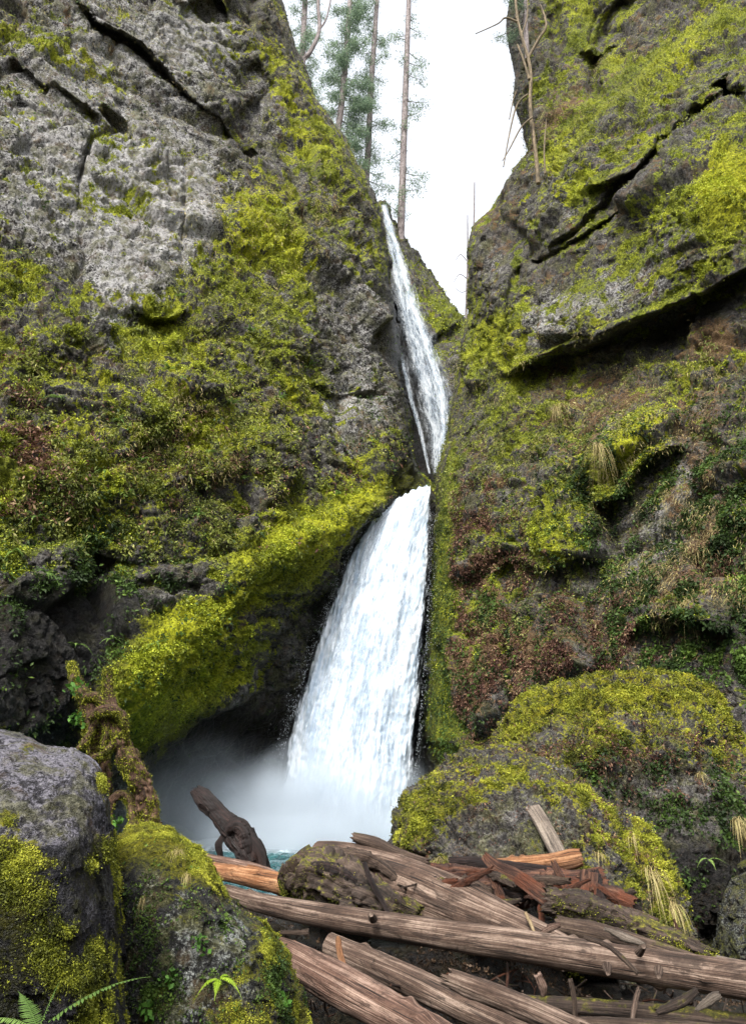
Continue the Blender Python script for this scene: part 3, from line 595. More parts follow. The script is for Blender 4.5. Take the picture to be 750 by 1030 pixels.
def fall_sheet(name, L, R, Ys, parent, mat, bulge, lump, seed, n=(420, 130), prof=None, edge=0.16, extra=0.0, amp=1.0, loc=None, fade_bottom=0.0):
    """sheet between two edge curves (px, py); Ys = (py, distance)"""
    t = np.linspace(0, 1, n[0]); py0 = L[0][1]; py1 = L[-1][1]; py = py0 + (py1 - py0) * t
    lx = np.interp(py, [p[1] for p in L], [p[0] for p in L]) - extra; rx = np.interp(py, [p[1] for p in R], [p[0] for p in R]) + extra
    yy = np.interp(py, [p[0] for p in Ys], [p[1] for p in Ys])
    w = np.linspace(0, 1, n[1])
    X = lx[:, None] + (rx - lx)[:, None] * w[None]; Y = np.repeat(py[:, None], n[1], 1)
    lipn = np.interp(w * 14, np.arange(15), np.random.default_rng(seed).uniform(-1, 1, 15))
    if bulge > 1: Y = Y + ((1 - t) ** 10)[:, None] * (15 * (1 - w) ** 1.3 + 2.5 * lipn)[None]
    D = yy[:, None] - bulge * (np.sin(np.pi * w) ** 0.7)[None] * (0.25 + 0.75 * t[:, None])
    G = P(X, Y, D); Q = G.reshape(-1, 3)
    wid = pxm(Y, D) * (rx - lx)[:, None]
    U = (w[None] - 0.5) * wid; along = np.concatenate([[0], np.cumsum(np.linalg.norm(np.diff(G[:, n[1] // 2], axis=0), axis=1))])
    Vv = np.repeat(along[:, None], n[1], 1)
    S = np.stack([U.ravel() * 1.3, Vv.ravel() * 0.28, np.full(U.size, seed * 1.0)], -1)
    dsp = fbm(S, 1.0, 4, 0.6, seed) * lump + fbm(S * np.array([1, 1.6, 1]), 3.0, 3, 0.6, seed + 9) * lump * 0.45
    dsp = dsp * (0.35 + 0.65 * Vv.ravel() / along[-1]) * amp
    Q = Q + np.array([0, -0.9, 0.35]) * dsp[:, None]
    e = np.minimum(w, 1 - w) / edge; e = np.clip(e, 0, 1)[None] * np.ones((n[0], 1))
    if prof is not None: e = e * prof(np.repeat(w[None], n[0], 0), np.repeat(t[:, None], n[1], 1))
    if fade_bottom: e = e * np.clip((1 - t[:, None]) / fade_bottom, 0, 1)
    return make_mesh(name, Q if loc is None else Q - np.asarray(loc), grid_faces(*n), mat, parent, uv=np.stack([U.ravel(), Vv.ravel()], -1), attrs={'edge': e.ravel() * 1.15})

Lb = [(399, 487), (371, 518), (349, 554), (331, 600), (313, 650), (297, 700), (284, 745), (274, 800), (266, 866)]
Rb = [(434, 485), (435, 520), (434, 560), (432, 620), (428, 680), (423, 740), (417, 800), (410, 866)]
Yb = [(486, 43.6), (520, 43.0), (600, 41.8), (700, 40.6), (866, 39.6)]
lowloc = (-1.5, 39.5, 0.0)
lf = empty('waterfall', lowloc, 'broad white lower waterfall plunging into the teal pool', 'waterfall')
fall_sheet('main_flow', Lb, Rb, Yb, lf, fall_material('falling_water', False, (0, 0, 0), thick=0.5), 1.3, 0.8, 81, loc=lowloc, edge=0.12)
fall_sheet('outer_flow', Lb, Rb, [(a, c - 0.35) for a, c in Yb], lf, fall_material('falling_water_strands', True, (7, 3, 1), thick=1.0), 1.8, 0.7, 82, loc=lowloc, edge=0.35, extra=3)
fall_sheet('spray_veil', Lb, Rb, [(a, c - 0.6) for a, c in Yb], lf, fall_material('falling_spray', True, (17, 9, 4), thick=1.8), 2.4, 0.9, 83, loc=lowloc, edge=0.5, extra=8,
           prof=lambda w, t: 0.45 + 0.45 * t)
upL = [(381, 206), (387, 240), (391, 280), (395, 320), (400, 360), (409, 400), (421, 440), (430, 476)]
upR = [(391, 206), (403, 235), (416, 270), (430, 310), (446, 352), (457, 396), (460, 430), (452, 476)]
upY = [(208, 73), (300, 67), (400, 57.5), (476, 52.0)]
uploc = tuple(P(436, 470, 55.0))
uf = empty('waterfall', uploc, 'narrow upper waterfall sliding as a thin veil down the dark gorge', 'waterfall')
def profU(w, t):
    c = np.interp(t, [0, .1, .35, .7, 1], [.5, .4, .48, .6, .6])
    main = np.exp(-((w - c) / 0.26) ** 2); left = np.exp(-((w - 0.07) / 0.06) ** 2) * sstep(0.45, 0.65, t) * 0.9
    return np.clip(np.maximum(main * 1.25, left) + 0.30 + 0.1 * t, 0, 1.1) * np.clip(1.15 - 0.25 * t, 0, 1)
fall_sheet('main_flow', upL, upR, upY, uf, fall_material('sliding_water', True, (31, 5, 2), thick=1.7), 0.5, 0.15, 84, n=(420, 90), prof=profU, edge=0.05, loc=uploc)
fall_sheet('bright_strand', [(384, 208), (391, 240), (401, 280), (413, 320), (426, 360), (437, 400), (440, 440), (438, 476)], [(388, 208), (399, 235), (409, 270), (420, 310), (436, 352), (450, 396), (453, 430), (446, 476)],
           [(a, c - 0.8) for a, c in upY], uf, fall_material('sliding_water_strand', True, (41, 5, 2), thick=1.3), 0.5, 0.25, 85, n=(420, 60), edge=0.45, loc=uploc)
# flying drops along the edges
def drops(name, n, L, R, Ys, parent, loc, spread, size):
    py = RNG.uniform(L[0][1] + 25, L[-1][1] - 5, n); lx = np.interp(py, [p[1] for p in L], [p[0] for p in L]); rx = np.interp(py, [p[1] for p in R], [p[0] for p in R])
    s = RNG.random(n) < 0.55; off = RNG.exponential(spread, n)
    px = np.where(s, lx - off + 4, rx + off * 0.7 - 3); yy = np.interp(py, [p[0] for p in Ys], [p[1] for p in Ys]) - RNG.uniform(0, 2.5, n)
    c = P(px, py, yy) - np.asarray(loc)
    r = size * RNG.uniform(0.4, 1.3, n)[:, None]
    o = np.array([[1, 0, 0], [-.5, .87, 0], [-.5, -.87, 0], [0, 0, 3.2], [0, 0, -2.0]])
    V = (c[:, None] + o[None] * r[:, None]).reshape(-1, 3)
    f = np.array([[0, 1, 3], [1, 2, 3], [2, 0, 3], [1, 0, 4], [2, 1, 4], [0, 2, 4]])
    F = (f[None] + (np.arange(n) * 5)[:, None, None]).reshape(-1, 3)
    return make_mesh(name, V, F, M['drop'], parent)
b = NB('water_drops'); M['drop'] = b.done(b.bsdf((0.85, 0.9, 0.95), 0.3, spec=0.5))
tag(drops('spray_drops', 2200, Lb, Rb, Yb, lf, lowloc, 4.0, 0.008), kind='stuff')

# mist
def mist(name, c, r, dens, label, seed=0):
    n = 24; th = np.linspace(0, np.pi, n); ph = np.linspace(0, 2 * np.pi, 2 * n, endpoint=False); T, H = np.meshgrid(th, ph, indexing='ij')
    V = np.stack([np.sin(T) * np.cos(H), np.sin(T) * np.sin(H), np.cos(T)], -1).reshape(-1, 3)
    o = make_mesh(name, V * np.array(r), grid_faces(n, 2 * n, wrap=True, flip=True))
    o.location = c
    b = NB(name + '_vapour'); v = b.obj(); g = b.mapping(v, tuple(1 / x for x in r))
    ln = b.n('ShaderNodeVectorMath', operation='LENGTH'); b.l(g, ln.inputs[0])
    nz = b.noise(b.mapping(v, (0.28, 0.28, 0.35), (seed, 0, 0)), 1.0, 3, 0.5)
    fall = b.map(b.math('ADD', ln.outputs['Value'], b.math('MULTIPLY', b.math('SUBTRACT', nz, 0.5), 0.9)), 1.0, 0.15, 0, 1)
    fall = b.math('MULTIPLY', fall, b.map(ln.outputs['Value'], 1.0, 0.85, 0, 1))
    vs = b.n('ShaderNodeVolumePrincipled'); vs.inputs['Color'].default_value = (0.86, 0.93, 1.0, 1); vs.inputs['Anisotropy'].default_value = 0.2
    b.l(b.math('MULTIPLY', b.math('MULTIPLY', fall, fall), dens), vs.inputs['Density'])
    o.data.materials.append(b.done(vol=vs.outputs[0]))
    return tag(o, label, kind='stuff')
mist('mist', (-2.6, 37.6, 0.9), (7.5, 4.0, 4.6), 1.2, 'bright white spray boiling up where the water lands')
mist('mist', (-2.8, 36.4, 0.4), (6.0, 3.0, 2.8), 2.5, 'dense white spray at the very foot of the falls', 9)
mist('mist', (-8.5, 36.8, 1.2), (6.5, 4.0, 5.0), 0.13, 'thin blue mist drifting below the undercut left cliff', 5)

# ------------------------------------------------------------------ boulders
def cube_sphere(n):
    g = np.tan(np.linspace(-np.pi / 4, np.pi / 4, n)); A, B = np.meshgrid(g, g); o = np.ones_like(A)
    fs = [(o, A, B), (-o, -A, B), (-A, o, B), (A, -o, B), (A, B, o), (A, -B, -o)]
    V = np.concatenate([np.stack(f, -1).reshape(-1, 3) for f in fs]); V /= np.linalg.norm(V, axis=1)[:, None]
    F = np.concatenate([grid_faces(n, n, i * n * n) for i in range(6)])
    key = np.round(V * 1e5).astype(np.int64); _, first, inv = np.unique(key, axis=0, return_index=True, return_inverse=True)
    return V[first], inv.ravel()[F]

def vnormals(V, F):
    n = np.cross(V[F[:, 2]] - V[F[:, 0]], V[F[:, 3 if F.shape[1] == 4 else 1]] - V[F[:, 1]]) if F.shape[1] == 4 else np.cross(V[F[:, 1]] - V[F[:, 0]], V[F[:, 2]] - V[F[:, 0]])
    o = np.zeros_like(V)
    for k in range(F.shape[1]):
        for c in range(3): o[:, c] += np.bincount(F[:, k], n[:, c], len(V))
    return o / (np.linalg.norm(o, axis=1)[:, None] + 1e-12)

def boulder(name, outline, Yc, depth, mat, masks, label, seed, n=170, amp=0.1, size=1.0, p=2.4, lean=0.0, smooth=0.0, mossamp=1.0, centre=None, category='boulder'):
    D, F = cube_sphere(n)
    ol = np.array(outline, float); c = ol.mean(0) if centre is None else np.array(centre, float)
    ang = np.linspace(0, 2 * np.pi, 721)[:-1]; R = np.zeros(720)
    a = ol - c; bb = np.roll(ol, -1, 0) - c
    for i, t in enumerate(ang):
        d = np.array([math.cos(t), math.sin(t)])
        den = d[0] * (bb - a)[:, 1] - d[1] * (bb - a)[:, 0]
        with np.errstate(all='ignore'):
            s = (a[:, 0] * (bb - a)[:, 1] - a[:, 1] * (bb - a)[:, 0]) / den
            q = (a[:, 0] * d[1] - a[:, 1] * d[0]) / den
        ok = (q >= -1e-6) & (q <= 1 + 1e-6) & (s > 0)
        R[i] = s[ok].max() if ok.any() else 1
    k = np.ones(9) / 9; R = np.convolve(np.concatenate([R[-4:], R, R[:4]]), k, 'valid')
    th = np.arctan2(-D[:, 2], D[:, 0]) % (2 * np.pi); rr = np.interp(th, np.append(ang, 2 * np.pi), np.append(R, R[0]))
    s = D[:, 1]; cc = np.clip(1 - np.abs(s) ** p, 0, 1) ** (1 / p)
    px = c[0] + rr * cc * np.cos(th); py = c[1] + rr * cc * np.sin(th)
    ss = np.sign(s) * np.abs(s) ** 1.0
    Y = Yc + depth * ss + lean * (c[1] - py) / R.max()
    V = P(px, py, Y); 
    N = vnormals(V, F)
    if ((V - V.mean(0)) * N).sum(1).mean() < 0: F = F[:, ::-1]; N = -N
    S = V / size
    wv = np.stack([fbm(S, 0.7, 2, seed=seed + 40), fbm(S, 0.7, 2, seed=seed + 50), fbm(S, 0.7, 2, seed=seed + 60)], -1) * 0.5
    g1, g2, r, pl = worley(S + wv, 0.9, seed); h = (r - .5) + .8 * pl
    g1, g2, r, pl = worley(S + wv, 2.4, seed + 1); h = h + .45 * ((r - .5) + .9 * pl)
    g1, g2, r, pl = worley(S + wv * .5, 6.5, seed + 2); h = h + .42 * ((r - .5) + pl)
    g1, g2, r, pl = worley(S, 15, seed + 3); h = h + .22 * ((r - .5) + pl)
    h = h * (1 - smooth) + fbm(S, 0.8, 3, seed=seed + 5) * 1.3 + fbm(S, 5, 4, 0.6, seed + 6) * .28 * (1 - smooth * .7)
    moss, wet, pale, brown, hue = masks(px, py, N, S)
    moss = moss + .8 * fbm(S, 2.4, 4, .65, seed + 60) * (moss > .1) * (1.2 - np.clip(moss, 0, 1)); brown = brown + .4 * fbm(S, 1.7, 3, .6, seed + 64); hue = hue + .3 * fbm(S, 1.1, 3, seed=seed + 66)
    mc = fbm(S, 4.5, 3, 0.6, seed + 20, 'billow') * 0.35 + fbm(S, 14, 3, 0.65, seed + 24, 'billow') * 0.22 + fbm(S, 40, 2, .6, seed + 28) * .08
    V = V + N * ((h * amp + mc * np.clip(moss, 0, 1) * amp * mossamp) * size)[:, None]
    N = vnormals(V, F)
    base = tuple(P(c[0], ol[:, 1].max() - 20, Yc))
    o = make_mesh(name, V, F, mat, attrs={'cover': np.stack([moss + 0.2 * (N[:, 2] - .3) * (moss > .05), wet, pale, brown], -1), 'hue': hue}, loc=base)
    tag(o, label, category)
    SURF[label] = dict(V=V, N=N, X=px, Y=py, moss=moss, brown=brown, wet=wet, hue=hue, front=s < 0.35, up=N[:, 2])
    return o

def mk_big(px, py, N, S):
    up = N[:, 2]; f = fbm(S, 1.2, 3, seed=301)
    top = np.interp(px, [490, 560, 640, 700, 760], [740, 760, 765, 770, 800])
    m = 0.42 + 0.22 * sstep(60, -70, py - top) + 0.15 * f - blobs(px, py, [(700, 830, 60, 50, 0, .55), (640, 800, 50, 30, 0, .25), (700, 900, 60, 60, 0, .3)])
    return m, 0.1 + 0.7 * sstep(800, 880, py), 0.15 + 0 * px, 0.32 + 0.2 * f, 0.35 + 0.4 * sstep(40, -60, py - top) + 0.1 * f
boulder('boulder', [(498, 760), (504, 732), (525, 708), (555, 691), (600, 680), (650, 674), (690, 681), (720, 700), (745, 735), (770, 780), (800, 850), (820, 980), (560, 990), (515, 860)], 15.5, 3.0, M['boulder'], mk_big,
        'huge rounded boulder with yellow moss over its top, behind the log jam', 201, n=190, amp=0.16, size=2.0, lean=1.8, mossamp=1.5, smooth=.35)
def mk_front(px, py, N, S):
    f = fbm(S, 1.4, 3, seed=303)
    m = 0.40 + 0.3 * f + blobs(px, py, [(430, 830, 30, 50, 30, .3), (640, 860, 35, 35, 40, .3), (560, 800, 50, 20, 10, .15), (670, 920, 15, 40, 0, .3)]) - blobs(px, py, [(500, 850, 60, 25, 0, .15), (530, 830, 60, 30, 10, .12)])
    return m, 0.08 + 0.6 * sstep(880, 930, py) * (px < 620), 0.2 + 0 * px, 0.25 + 0.3 * f + blobs(px, py, [(450, 860, 40, 25, 0, .2)]), 0.55 + 0.3 * f
boulder('boulder', [(396, 852), (402, 826), (418, 800), (438, 776), (468, 756), (505, 755), (545, 772), (592, 788), (632, 826), (652, 848), (670, 872), (686, 902), (694, 932), (697, 965), (640, 1000), (430, 1000), (405, 930)], 10.6, 1.7, M['boulder'], mk_front,
        'lumpy grey boulder with patchy moss and a grey plank leaning on it', 211, n=230, amp=0.13, size=.9, lean=1.1, mossamp=1.0, smooth=.0)
def mk_side(px, py, N, S):
    f = fbm(S, 1.6, 3, seed=305); return 0.38 + .3 * f, 0.35 + 0 * px, 0.4 + .2 * f, 0 * px, .3 + 0 * px
boulder('boulder', [(716, 960), (722, 925), (730, 895), (748, 872), (775, 862), (830, 890), (850, 1000), (720, 1010)], 10.8, 1.0, M['lichen'], mk_side,
        'pale lichen spotted rock at the right edge, beside the end of the long log', 221, n=110, amp=0.07, size=0.9)
def mk_smooth(px, py, N, S):
    f = fbm(S, 1.8, 3, seed=307)
    low = np.interp(px, [-150, 0, 50, 100, 130], [800, 815, 860, 830, 800])
    m = 0.42 * sstep(-15, 45, py - low + 40 * f) + blobs(px, py, [(98, 790, 12, 18, 0, .75), (12, 822, 16, 12, 0, .5), (25, 758, 8, 6, 0, .3), (65, 800, 10, 8, 0, .35), (20, 900, 30, 60, 0, .2), (118, 850, 6, 40, 0, .5)]) + blobs(px, py, [(20, 860, 40, 30, 0, .25), (10, 960, 45, 70, 0, .3), (116, 860, 9, 60, 0, .3), (95, 850, 20, 30, 0, .25), (60, 830, 30, 16, 0, .25), (98, 980, 16, 60, 0, .1)])
    return m, 0.1 + 0.9 * sstep(835, 880, py + 30 * f), 0.55 + .3 * f + blobs(px, py, [(50, 765, 70, 22, 0, .5), (98, 930, 12, 60, 0, .5), (70, 840, 14, 10, 0, .4)]), .1 + 0 * px, 0.45 + .4 * f + blobs(px, py, [(98, 790, 14, 20, 0, .5)])  # lower flank darkened through the wet channel to paint overhead shade
boulder('boulder', [(-150, 760), (-60, 735), (0, 736), (25, 741), (45, 751), (72, 753), (92, 764), (104, 782), (110, 815), (114, 850), (119, 900), (124, 960), (128, 1040), (130, 1150), (-170, 1160), (-190, 950)], 4.1, 1.3, M['smooth'], mk_smooth,
        'smooth purple grey boulder with a bare worn crest and mossy flank', 231, n=200, amp=0.055, size=1.0, smooth=.5, mossamp=1.4, p=2.8, centre=(20, 960))
def mk_lich(px, py, N, S):
    f = fbm(S, 2.2, 3, seed=309); g = fbm(S * np.array([1.6, 1, .45]), 3.2, 3, seed=311)
    top = np.interp(px, [100, 150, 200, 240, 300], [872, 868, 885, 905, 960])
    m = 0.35 + 0.5 * sstep(18, -18, py - top) + .35 * f + blobs(px, py, [(248, 978, 20, 14, 0, .4), (275, 955, 12, 30, -30, .4), (118, 950, 10, 60, 0, .3), (295, 1000, 12, 30, 0, .2)]) - blobs(px, py, [(200, 960, 60, 50, 0, .35)])
    return m, .25 + .35 * f, 0.30 + .9 * g - .3 * sstep(20, -20, py - top) + blobs(px, py, [(185, 935, 35, 25, 0, .25), (235, 960, 20, 40, 0, .3), (230, 1010, 30, 20, 0, .3)]), .12 + 0 * px, .45 + .4 * sstep(10, -20, py - top) + .2 * f
boulder('boulder', [(100, 862), (118, 842), (150, 831), (172, 833), (192, 846), (210, 858), (222, 880), (232, 902), (250, 918), (268, 930), (283, 950), (290, 975), (297, 1000), (302, 1040), (312, 1150), (95, 1160), (92, 950)], 4.9, 0.8, M['lichen'], mk_lich,
        'black rock blotched with white lichen and topped with yellow moss, left of the logs', 241, n=210, amp=0.045, size=0.8, mossamp=2.0, p=2.6, lean=.2, centre=(195, 990))

# ------------------------------------------------------------------ tubes, logs
def spline(pts, n):
    p = np.array(pts, float); m = len(p)
    if m == 2: return p[0] + (p[1] - p[0]) * np.linspace(0, 1, n)[:, None]
    t = np.linspace(0, m - 1, n); i = np.clip(np.floor(t).astype(int), 0, m - 2); f = (t - i)[:, None]
    a = p[np.clip(i - 1, 0, m - 1)]; b0 = p[i]; c = p[i + 1]; d = p[np.clip(i + 2, 0, m - 1)]
    return 0.5 * (2 * b0 + (c - a) * f + (2 * a - 5 * b0 + 4 * c - d) * f ** 2 + (3 * b0 - a - 3 * c + d) * f ** 3)

def tube_data(pts, rad, ns=60, nc=20, lump=0.12, groove=0.08, seed=0, box=0, aspect=1.0, roll=0.0, jag=0.0, knots=0, lumpf=3.0, rough=0.0):
    """pts: world (x, y, z); rad metres per point. returns V, F, uv, end"""
    C = spline([np.append(np.asarray(p), r) for p, r in zip(pts, rad)], ns); c = C[:, :3]; r = np.maximum(C[:, 3], 0.0005)
    T = np.gradient(c, axis=0); T /= np.linalg.norm(T, axis=1)[:, None] + 1e-9
    ref = np.array([0, 1.0, 0.15]) if abs(T[:, 1]).mean() < 0.8 else np.array([1.0, 0, 0.1])
    A = np.cross(T, ref); A /= np.linalg.norm(A, axis=1)[:, None]; B = np.cross(A, T)
    s = np.concatenate([[0], np.cumsum(np.linalg.norm(np.diff(c, axis=0), axis=1))])
    th = np.linspace(0, 2 * np.pi, nc, endpoint=False)
    ct, st = np.cos(th), np.sin(th)
    if box:
        k = (np.abs(ct) ** box + np.abs(st) ** box) ** (-1 / box)
    else: k = np.ones(nc)
    rr = r[:, None] * k[None]
    S = np.stack([np.repeat((ct * 1.0)[None], ns, 0), np.repeat(st[None], ns, 0), np.repeat(s[:, None], nc, 1) / (r.mean() * lumpf)], -1).reshape(-1, 3)
    rm = 1 + lump * fbm(S, 1.0, 3, 0.55, seed) 
    if rough:
        Sr = S * np.array([1, 1, 1.0 * lumpf / 2.0]); g1, g2, rr_, pl = worley(Sr + fbm(Sr, 1.5, 2, seed=seed)[:, None] * .3, 1.3, seed); rm = rm + rough * ((rr_ - .5) + pl)
        g1, g2, rr_, pl = worley(Sr, 3.5, seed + 1); rm = rm + .4 * rough * ((rr_ - .5) + pl)
    G = S * np.array([5.5, 5.5, 0.35]); rm = rm + .55 * groove * fbm(G, 1.0, 3, 0.6, seed + 7, 'ridge')
    rng = np.random.default_rng(seed + 5); 
    for _ in range(knots):
        ks, kt = rng.uniform(0.05, .95) * s[-1], rng.uniform(0, 2 * np.pi)
        dd = np.minimum(np.abs(th - kt), 2 * np.pi - np.abs(th - kt))[None] * r.mean(); ds = (s - ks)[:, None]
        q = np.exp(-(dd ** 2 + (ds * .8) ** 2) / (r.mean() * .28) ** 2); rm = rm + (0.28 * q).ravel()
    rr = rr * rm.reshape(ns, nc)
    x = rr * ct[None]; y = rr * st[None] * aspect
    cr, sr = math.cos(roll), math.sin(roll); x, y = x * cr - y * sr, x * sr + y * cr
    shift = np.zeros((ns, nc))
    if jag:
        j0 = (rng.random(nc) - .5) * 2 * jag; j1 = (rng.random(nc) - .5) * 2 * jag
        fall = np.exp(-s / (jag * 2 + .01))[:, None]; fall2 = np.exp(-(s[-1] - s) / (jag * 2 + .01))[:, None]
        shift = -j0[None] * fall + j1[None] * fall2
    V = c[:, None] + A[:, None] * x[..., None] + B[:, None] * y[..., None] + T[:, None] * shift[..., None]
    uv = np.stack([np.repeat(s[:, None], nc, 1), np.repeat((((th - np.pi / 2) % (2 * np.pi)) / (2 * np.pi))[None], ns, 0)], -1)
    V = V.reshape(-1, 3); uv = uv.reshape(-1, 2); F = [grid_faces(ns, nc, wrap=True)]
    end = np.zeros(len(V))
    # recessed rough end faces
    for e, base in ((0, 0), (1, (ns - 1) * nc)):
        ring = V[base:base + nc]; cen = ring.mean(0); inw = T[0] if e == 0 else -T[-1]
        prev = np.arange(base, base + nc)
        for kk, sc in enumerate((0.93, 0.55, 0.06)):
            nv = cen + (ring - cen) * sc + inw * (r[0 if e == 0 else -1] * (0.05 + 0.12 * rng.random((nc, 1)) + 0.1 * kk))
            idx = np.arange(len(V), len(V) + nc); V = np.concatenate([V, nv]); end = np.concatenate([end, np.ones(nc)])
            uv = np.concatenate([uv, np.stack([np.full(nc, sc), th / (2 * np.pi)], -1)])
            q = np.stack([prev, np.roll(prev, -1), np.roll(idx, -1), idx], -1); F.append(q[:, ::-1] if e == 0 else q); prev = idx
    return V, np.concatenate(F), uv, end

def px_tube(pts, **kw):
    """pts: (px, py, Y, radius in px)"""
    w = [P(a, b_, c) for a, b_, c, r in pts]; r = [r * pxm(b_, c) for a, b_, c, r in pts]
    return tube_data(w, r, **kw)

def log(name, pts, mat, label, cat='log', group=None, parent=None, loc=None, **kw):
    V, F, uv, end = px_tube(pts, **kw)
    base = loc if loc is not None else tuple(P(*pts[len(pts) // 2][:3]))
    if parent is not None:
        return make_mesh(name, V - np.asarray(base), F, mat, parent, uv=uv, attrs={'end': end})
    o = make_mesh(name, V, F, mat, uv=uv, attrs={'end': end}, loc=base)
    return tag(o, label, cat, group)
# ------------------------------------------------------------------ the log jam
HI = dict(ns=260, nc=64)
t = empty('log', tuple(P(480, 944, 6.6)), 'long straight silvery brown log lying across the whole log jam', 'log', 'logs of the jam')
def part_log(name, root, pts, mat, **kw): return log(name, pts, mat, None, parent=root, loc=tuple(root.location), **kw)
def moss_on(o, n, size, seed, label, thr=.1):
    V = np.array([v.co for v in o.data.vertices]); N = np.array([v.normal for v in o.data.vertices]); off = np.array(o.parent.location if o.parent else o.location)
    V = V + off; rng = np.random.default_rng(seed); wt = np.clip(N[:, 2] + .35, 0, 1) * np.clip(fbm(V, 2.6, 3, .6, seed=seed) * 2 + thr, 0, 1)
    i = rng.choice(len(V), n, p=wt / wt.sum()); c = V[i] + rng.normal(0, size, (n, 3))
    vv, ff, tt = leaves(c, N[i], 4, size, .22, .3, rng=rng)
    return tag(make_mesh('moss', vv, ff, M['mossnear'], smooth=False, attrs={'tint': tt}), label, kind='stuff')
part_log('trunk', t, [(226, 897, 7.7, 7), (262, 908, 7.5, 9), (330, 922, 7.2, 11.5), (420, 936, 6.9, 13), (500, 948, 6.55, 14.5), (600, 964, 6.2, 15.5), (690, 978, 5.9, 16.5), (770, 990, 5.65, 18), (900, 1010, 5.3, 20)], M['silver'], lump=.07, groove=.035, seed=1, knots=16, ns=420, nc=72, lumpf=6)
for q, (x, y, Y_, dx, dy) in enumerate([(642, 958, 5.9, 5, -6), (662, 975, 5.75, 0, 7), (375, 924, 6.85, -2, -4), (610, 972, 5.95, 1, 7)]):
    part_log('branch_stub', t, [(x, y, Y_, 4.5), (x + dx * .6, y + dy * .6, Y_ - .05, 3.6), (x + dx, y + dy, Y_ - .1, 2.2)], M['silver'], lump=.2, seed=30 + q, ns=14, nc=14)
G_ = 'logs of the jam'
log('log', [(206, 874, 9.0, 7), (240, 880, 8.8, 8.5), (275, 887, 8.5, 10), (305, 894, 8.3, 10.5)], M['orange'], 'short orange barkless log ending against the mossy root mass', group=G_, lump=.10, groove=.05, seed=2, knots=5, ns=160, nc=48)
log('log', [(206, 862, 9.3, 3.5), (240, 870, 9.2, 5.0), (268, 878, 9.0, 5.5), (284, 884, 8.9, 3)], M['pinkgrey'], 'thin pale pinkish log just above the orange one', group=G_, lump=.15, groove=.05, seed=3, ns=90, nc=28)
log('stick', [(249, 872, 8.85, 2.5), (262, 876, 8.8, 3.2), (278, 884, 8.75, 2.6)], M['orange'], 'small orange stick lying on the pale log by the water', 'stick', lump=.2, seed=4, ns=30, nc=14)
# big weathered trunk with its mossy root mass
t = empty('weathered_trunk', tuple(P(430, 900, 7.8)), 'broad grey weathered trunk with cracked grain and a mossy root mass at its left end', 'log', G_)
part_log('trunk', t, [(318, 868, 8.5, 20), (350, 874, 8.35, 24), (400, 890, 8.0, 27), (455, 912, 7.6, 27), (505, 932, 7.25, 22), (570, 960, 6.9, 16)], M['silver'], lump=.16, groove=.07, seed=5, ns=260, nc=90, lumpf=4, aspect=.8)
RM = part_log('root_mass', t, [(296, 900, 8.15, 10), (303, 888, 8.1, 22), (322, 886, 8.0, 27), (350, 898, 7.85, 26), (385, 910, 7.7, 17), (420, 922, 7.6, 8)], M['mosslog'], lump=.5, groove=.2, seed=6, ns=220, nc=110, lumpf=1.4, jag=.05, rough=.4)
part_log('root', t, [(300, 862, 8.2, 4), (330, 858, 8.1, 6), (370, 864, 7.95, 6), (400, 884, 7.8, 4)], M['brownlog'], lump=.3, groove=.12, seed=7, ns=100, nc=24, rough=.3)
part_log('root', t, [(298, 884, 7.9, 3), (316, 873, 7.75, 5), (340, 878, 7.7, 6), (372, 898, 7.65, 4)], M['darkwood'], lump=.35, groove=.2, seed=8, ns=90, nc=22, rough=.3)
part_log('root', t, [(356, 842, 8.3, 4.5), (376, 848, 8.2, 6), (398, 858, 8.1, 5.5), (430, 868, 8.0, 4)], M['brownlog'], lump=.2, groove=.1, seed=9, ns=80, nc=24, jag=.03)
# stacked broken pieces
log('log', [(478, 875, 8.5, 7), (510, 872, 8.45, 8.5), (550, 868, 8.35, 8.5), (574, 864, 8.3, 9.5), (584, 862, 8.28, 8)], M['orange'], 'pale orange log with a knobbly right end on top of the pile', group=G_, lump=.16, groove=.07, seed=10, knots=6, ns=160, nc=44, jag=.02)
log('log', [(452, 866, 8.3, 4), (480, 868, 8.2, 5.5), (520, 873, 8.1, 5.5), (555, 877, 8.0, 5)], M['darkwood'], 'thin dark purplish log lying against the pale orange one', group=G_, lump=.2, groove=.08, seed=11, ns=120, nc=30, jag=.02)
log('log', [(422, 877, 8.2, 6), (445, 879, 8.1, 9), (476, 880, 8.0, 8), (500, 884, 8.1, 6)], M['red'], 'short rotten red log beside the big weathered trunk', group=G_, lump=.35, groove=.16, rough=.25, seed=12, ns=110, nc=40, jag=.03)
log('log', [(476, 898, 7.9, 14), (515, 894, 7.95, 16), (560, 892, 8.0, 15), (606, 888, 8.05, 13)], M['red'], 'thick dark red rotten log under the pale orange one', group=G_, lump=.25, groove=.14, rough=.16, seed=13, knots=4, ns=160, nc=56, jag=.03)
log('wood_chunk', [(604, 898, 7.8, 8), (620, 902, 7.75, 9), (638, 910, 7.7, 7)], M['red'], 'orange red crumbling chunk of wood right of the upright stub', 'wood chunk', lump=.3, groove=.12, seed=14, ns=60, nc=32, jag=.02)
log('wood_stub', [(592, 878, 7.75, 8), (591, 892, 7.7, 8), (589, 908, 7.65, 8.5)], M['red'], 'squat brown wood stub standing upright in the pile', 'wood stub', lump=.12, groove=.1, seed=15, ns=50, nc=40, box=5, aspect=.7, jag=.01)
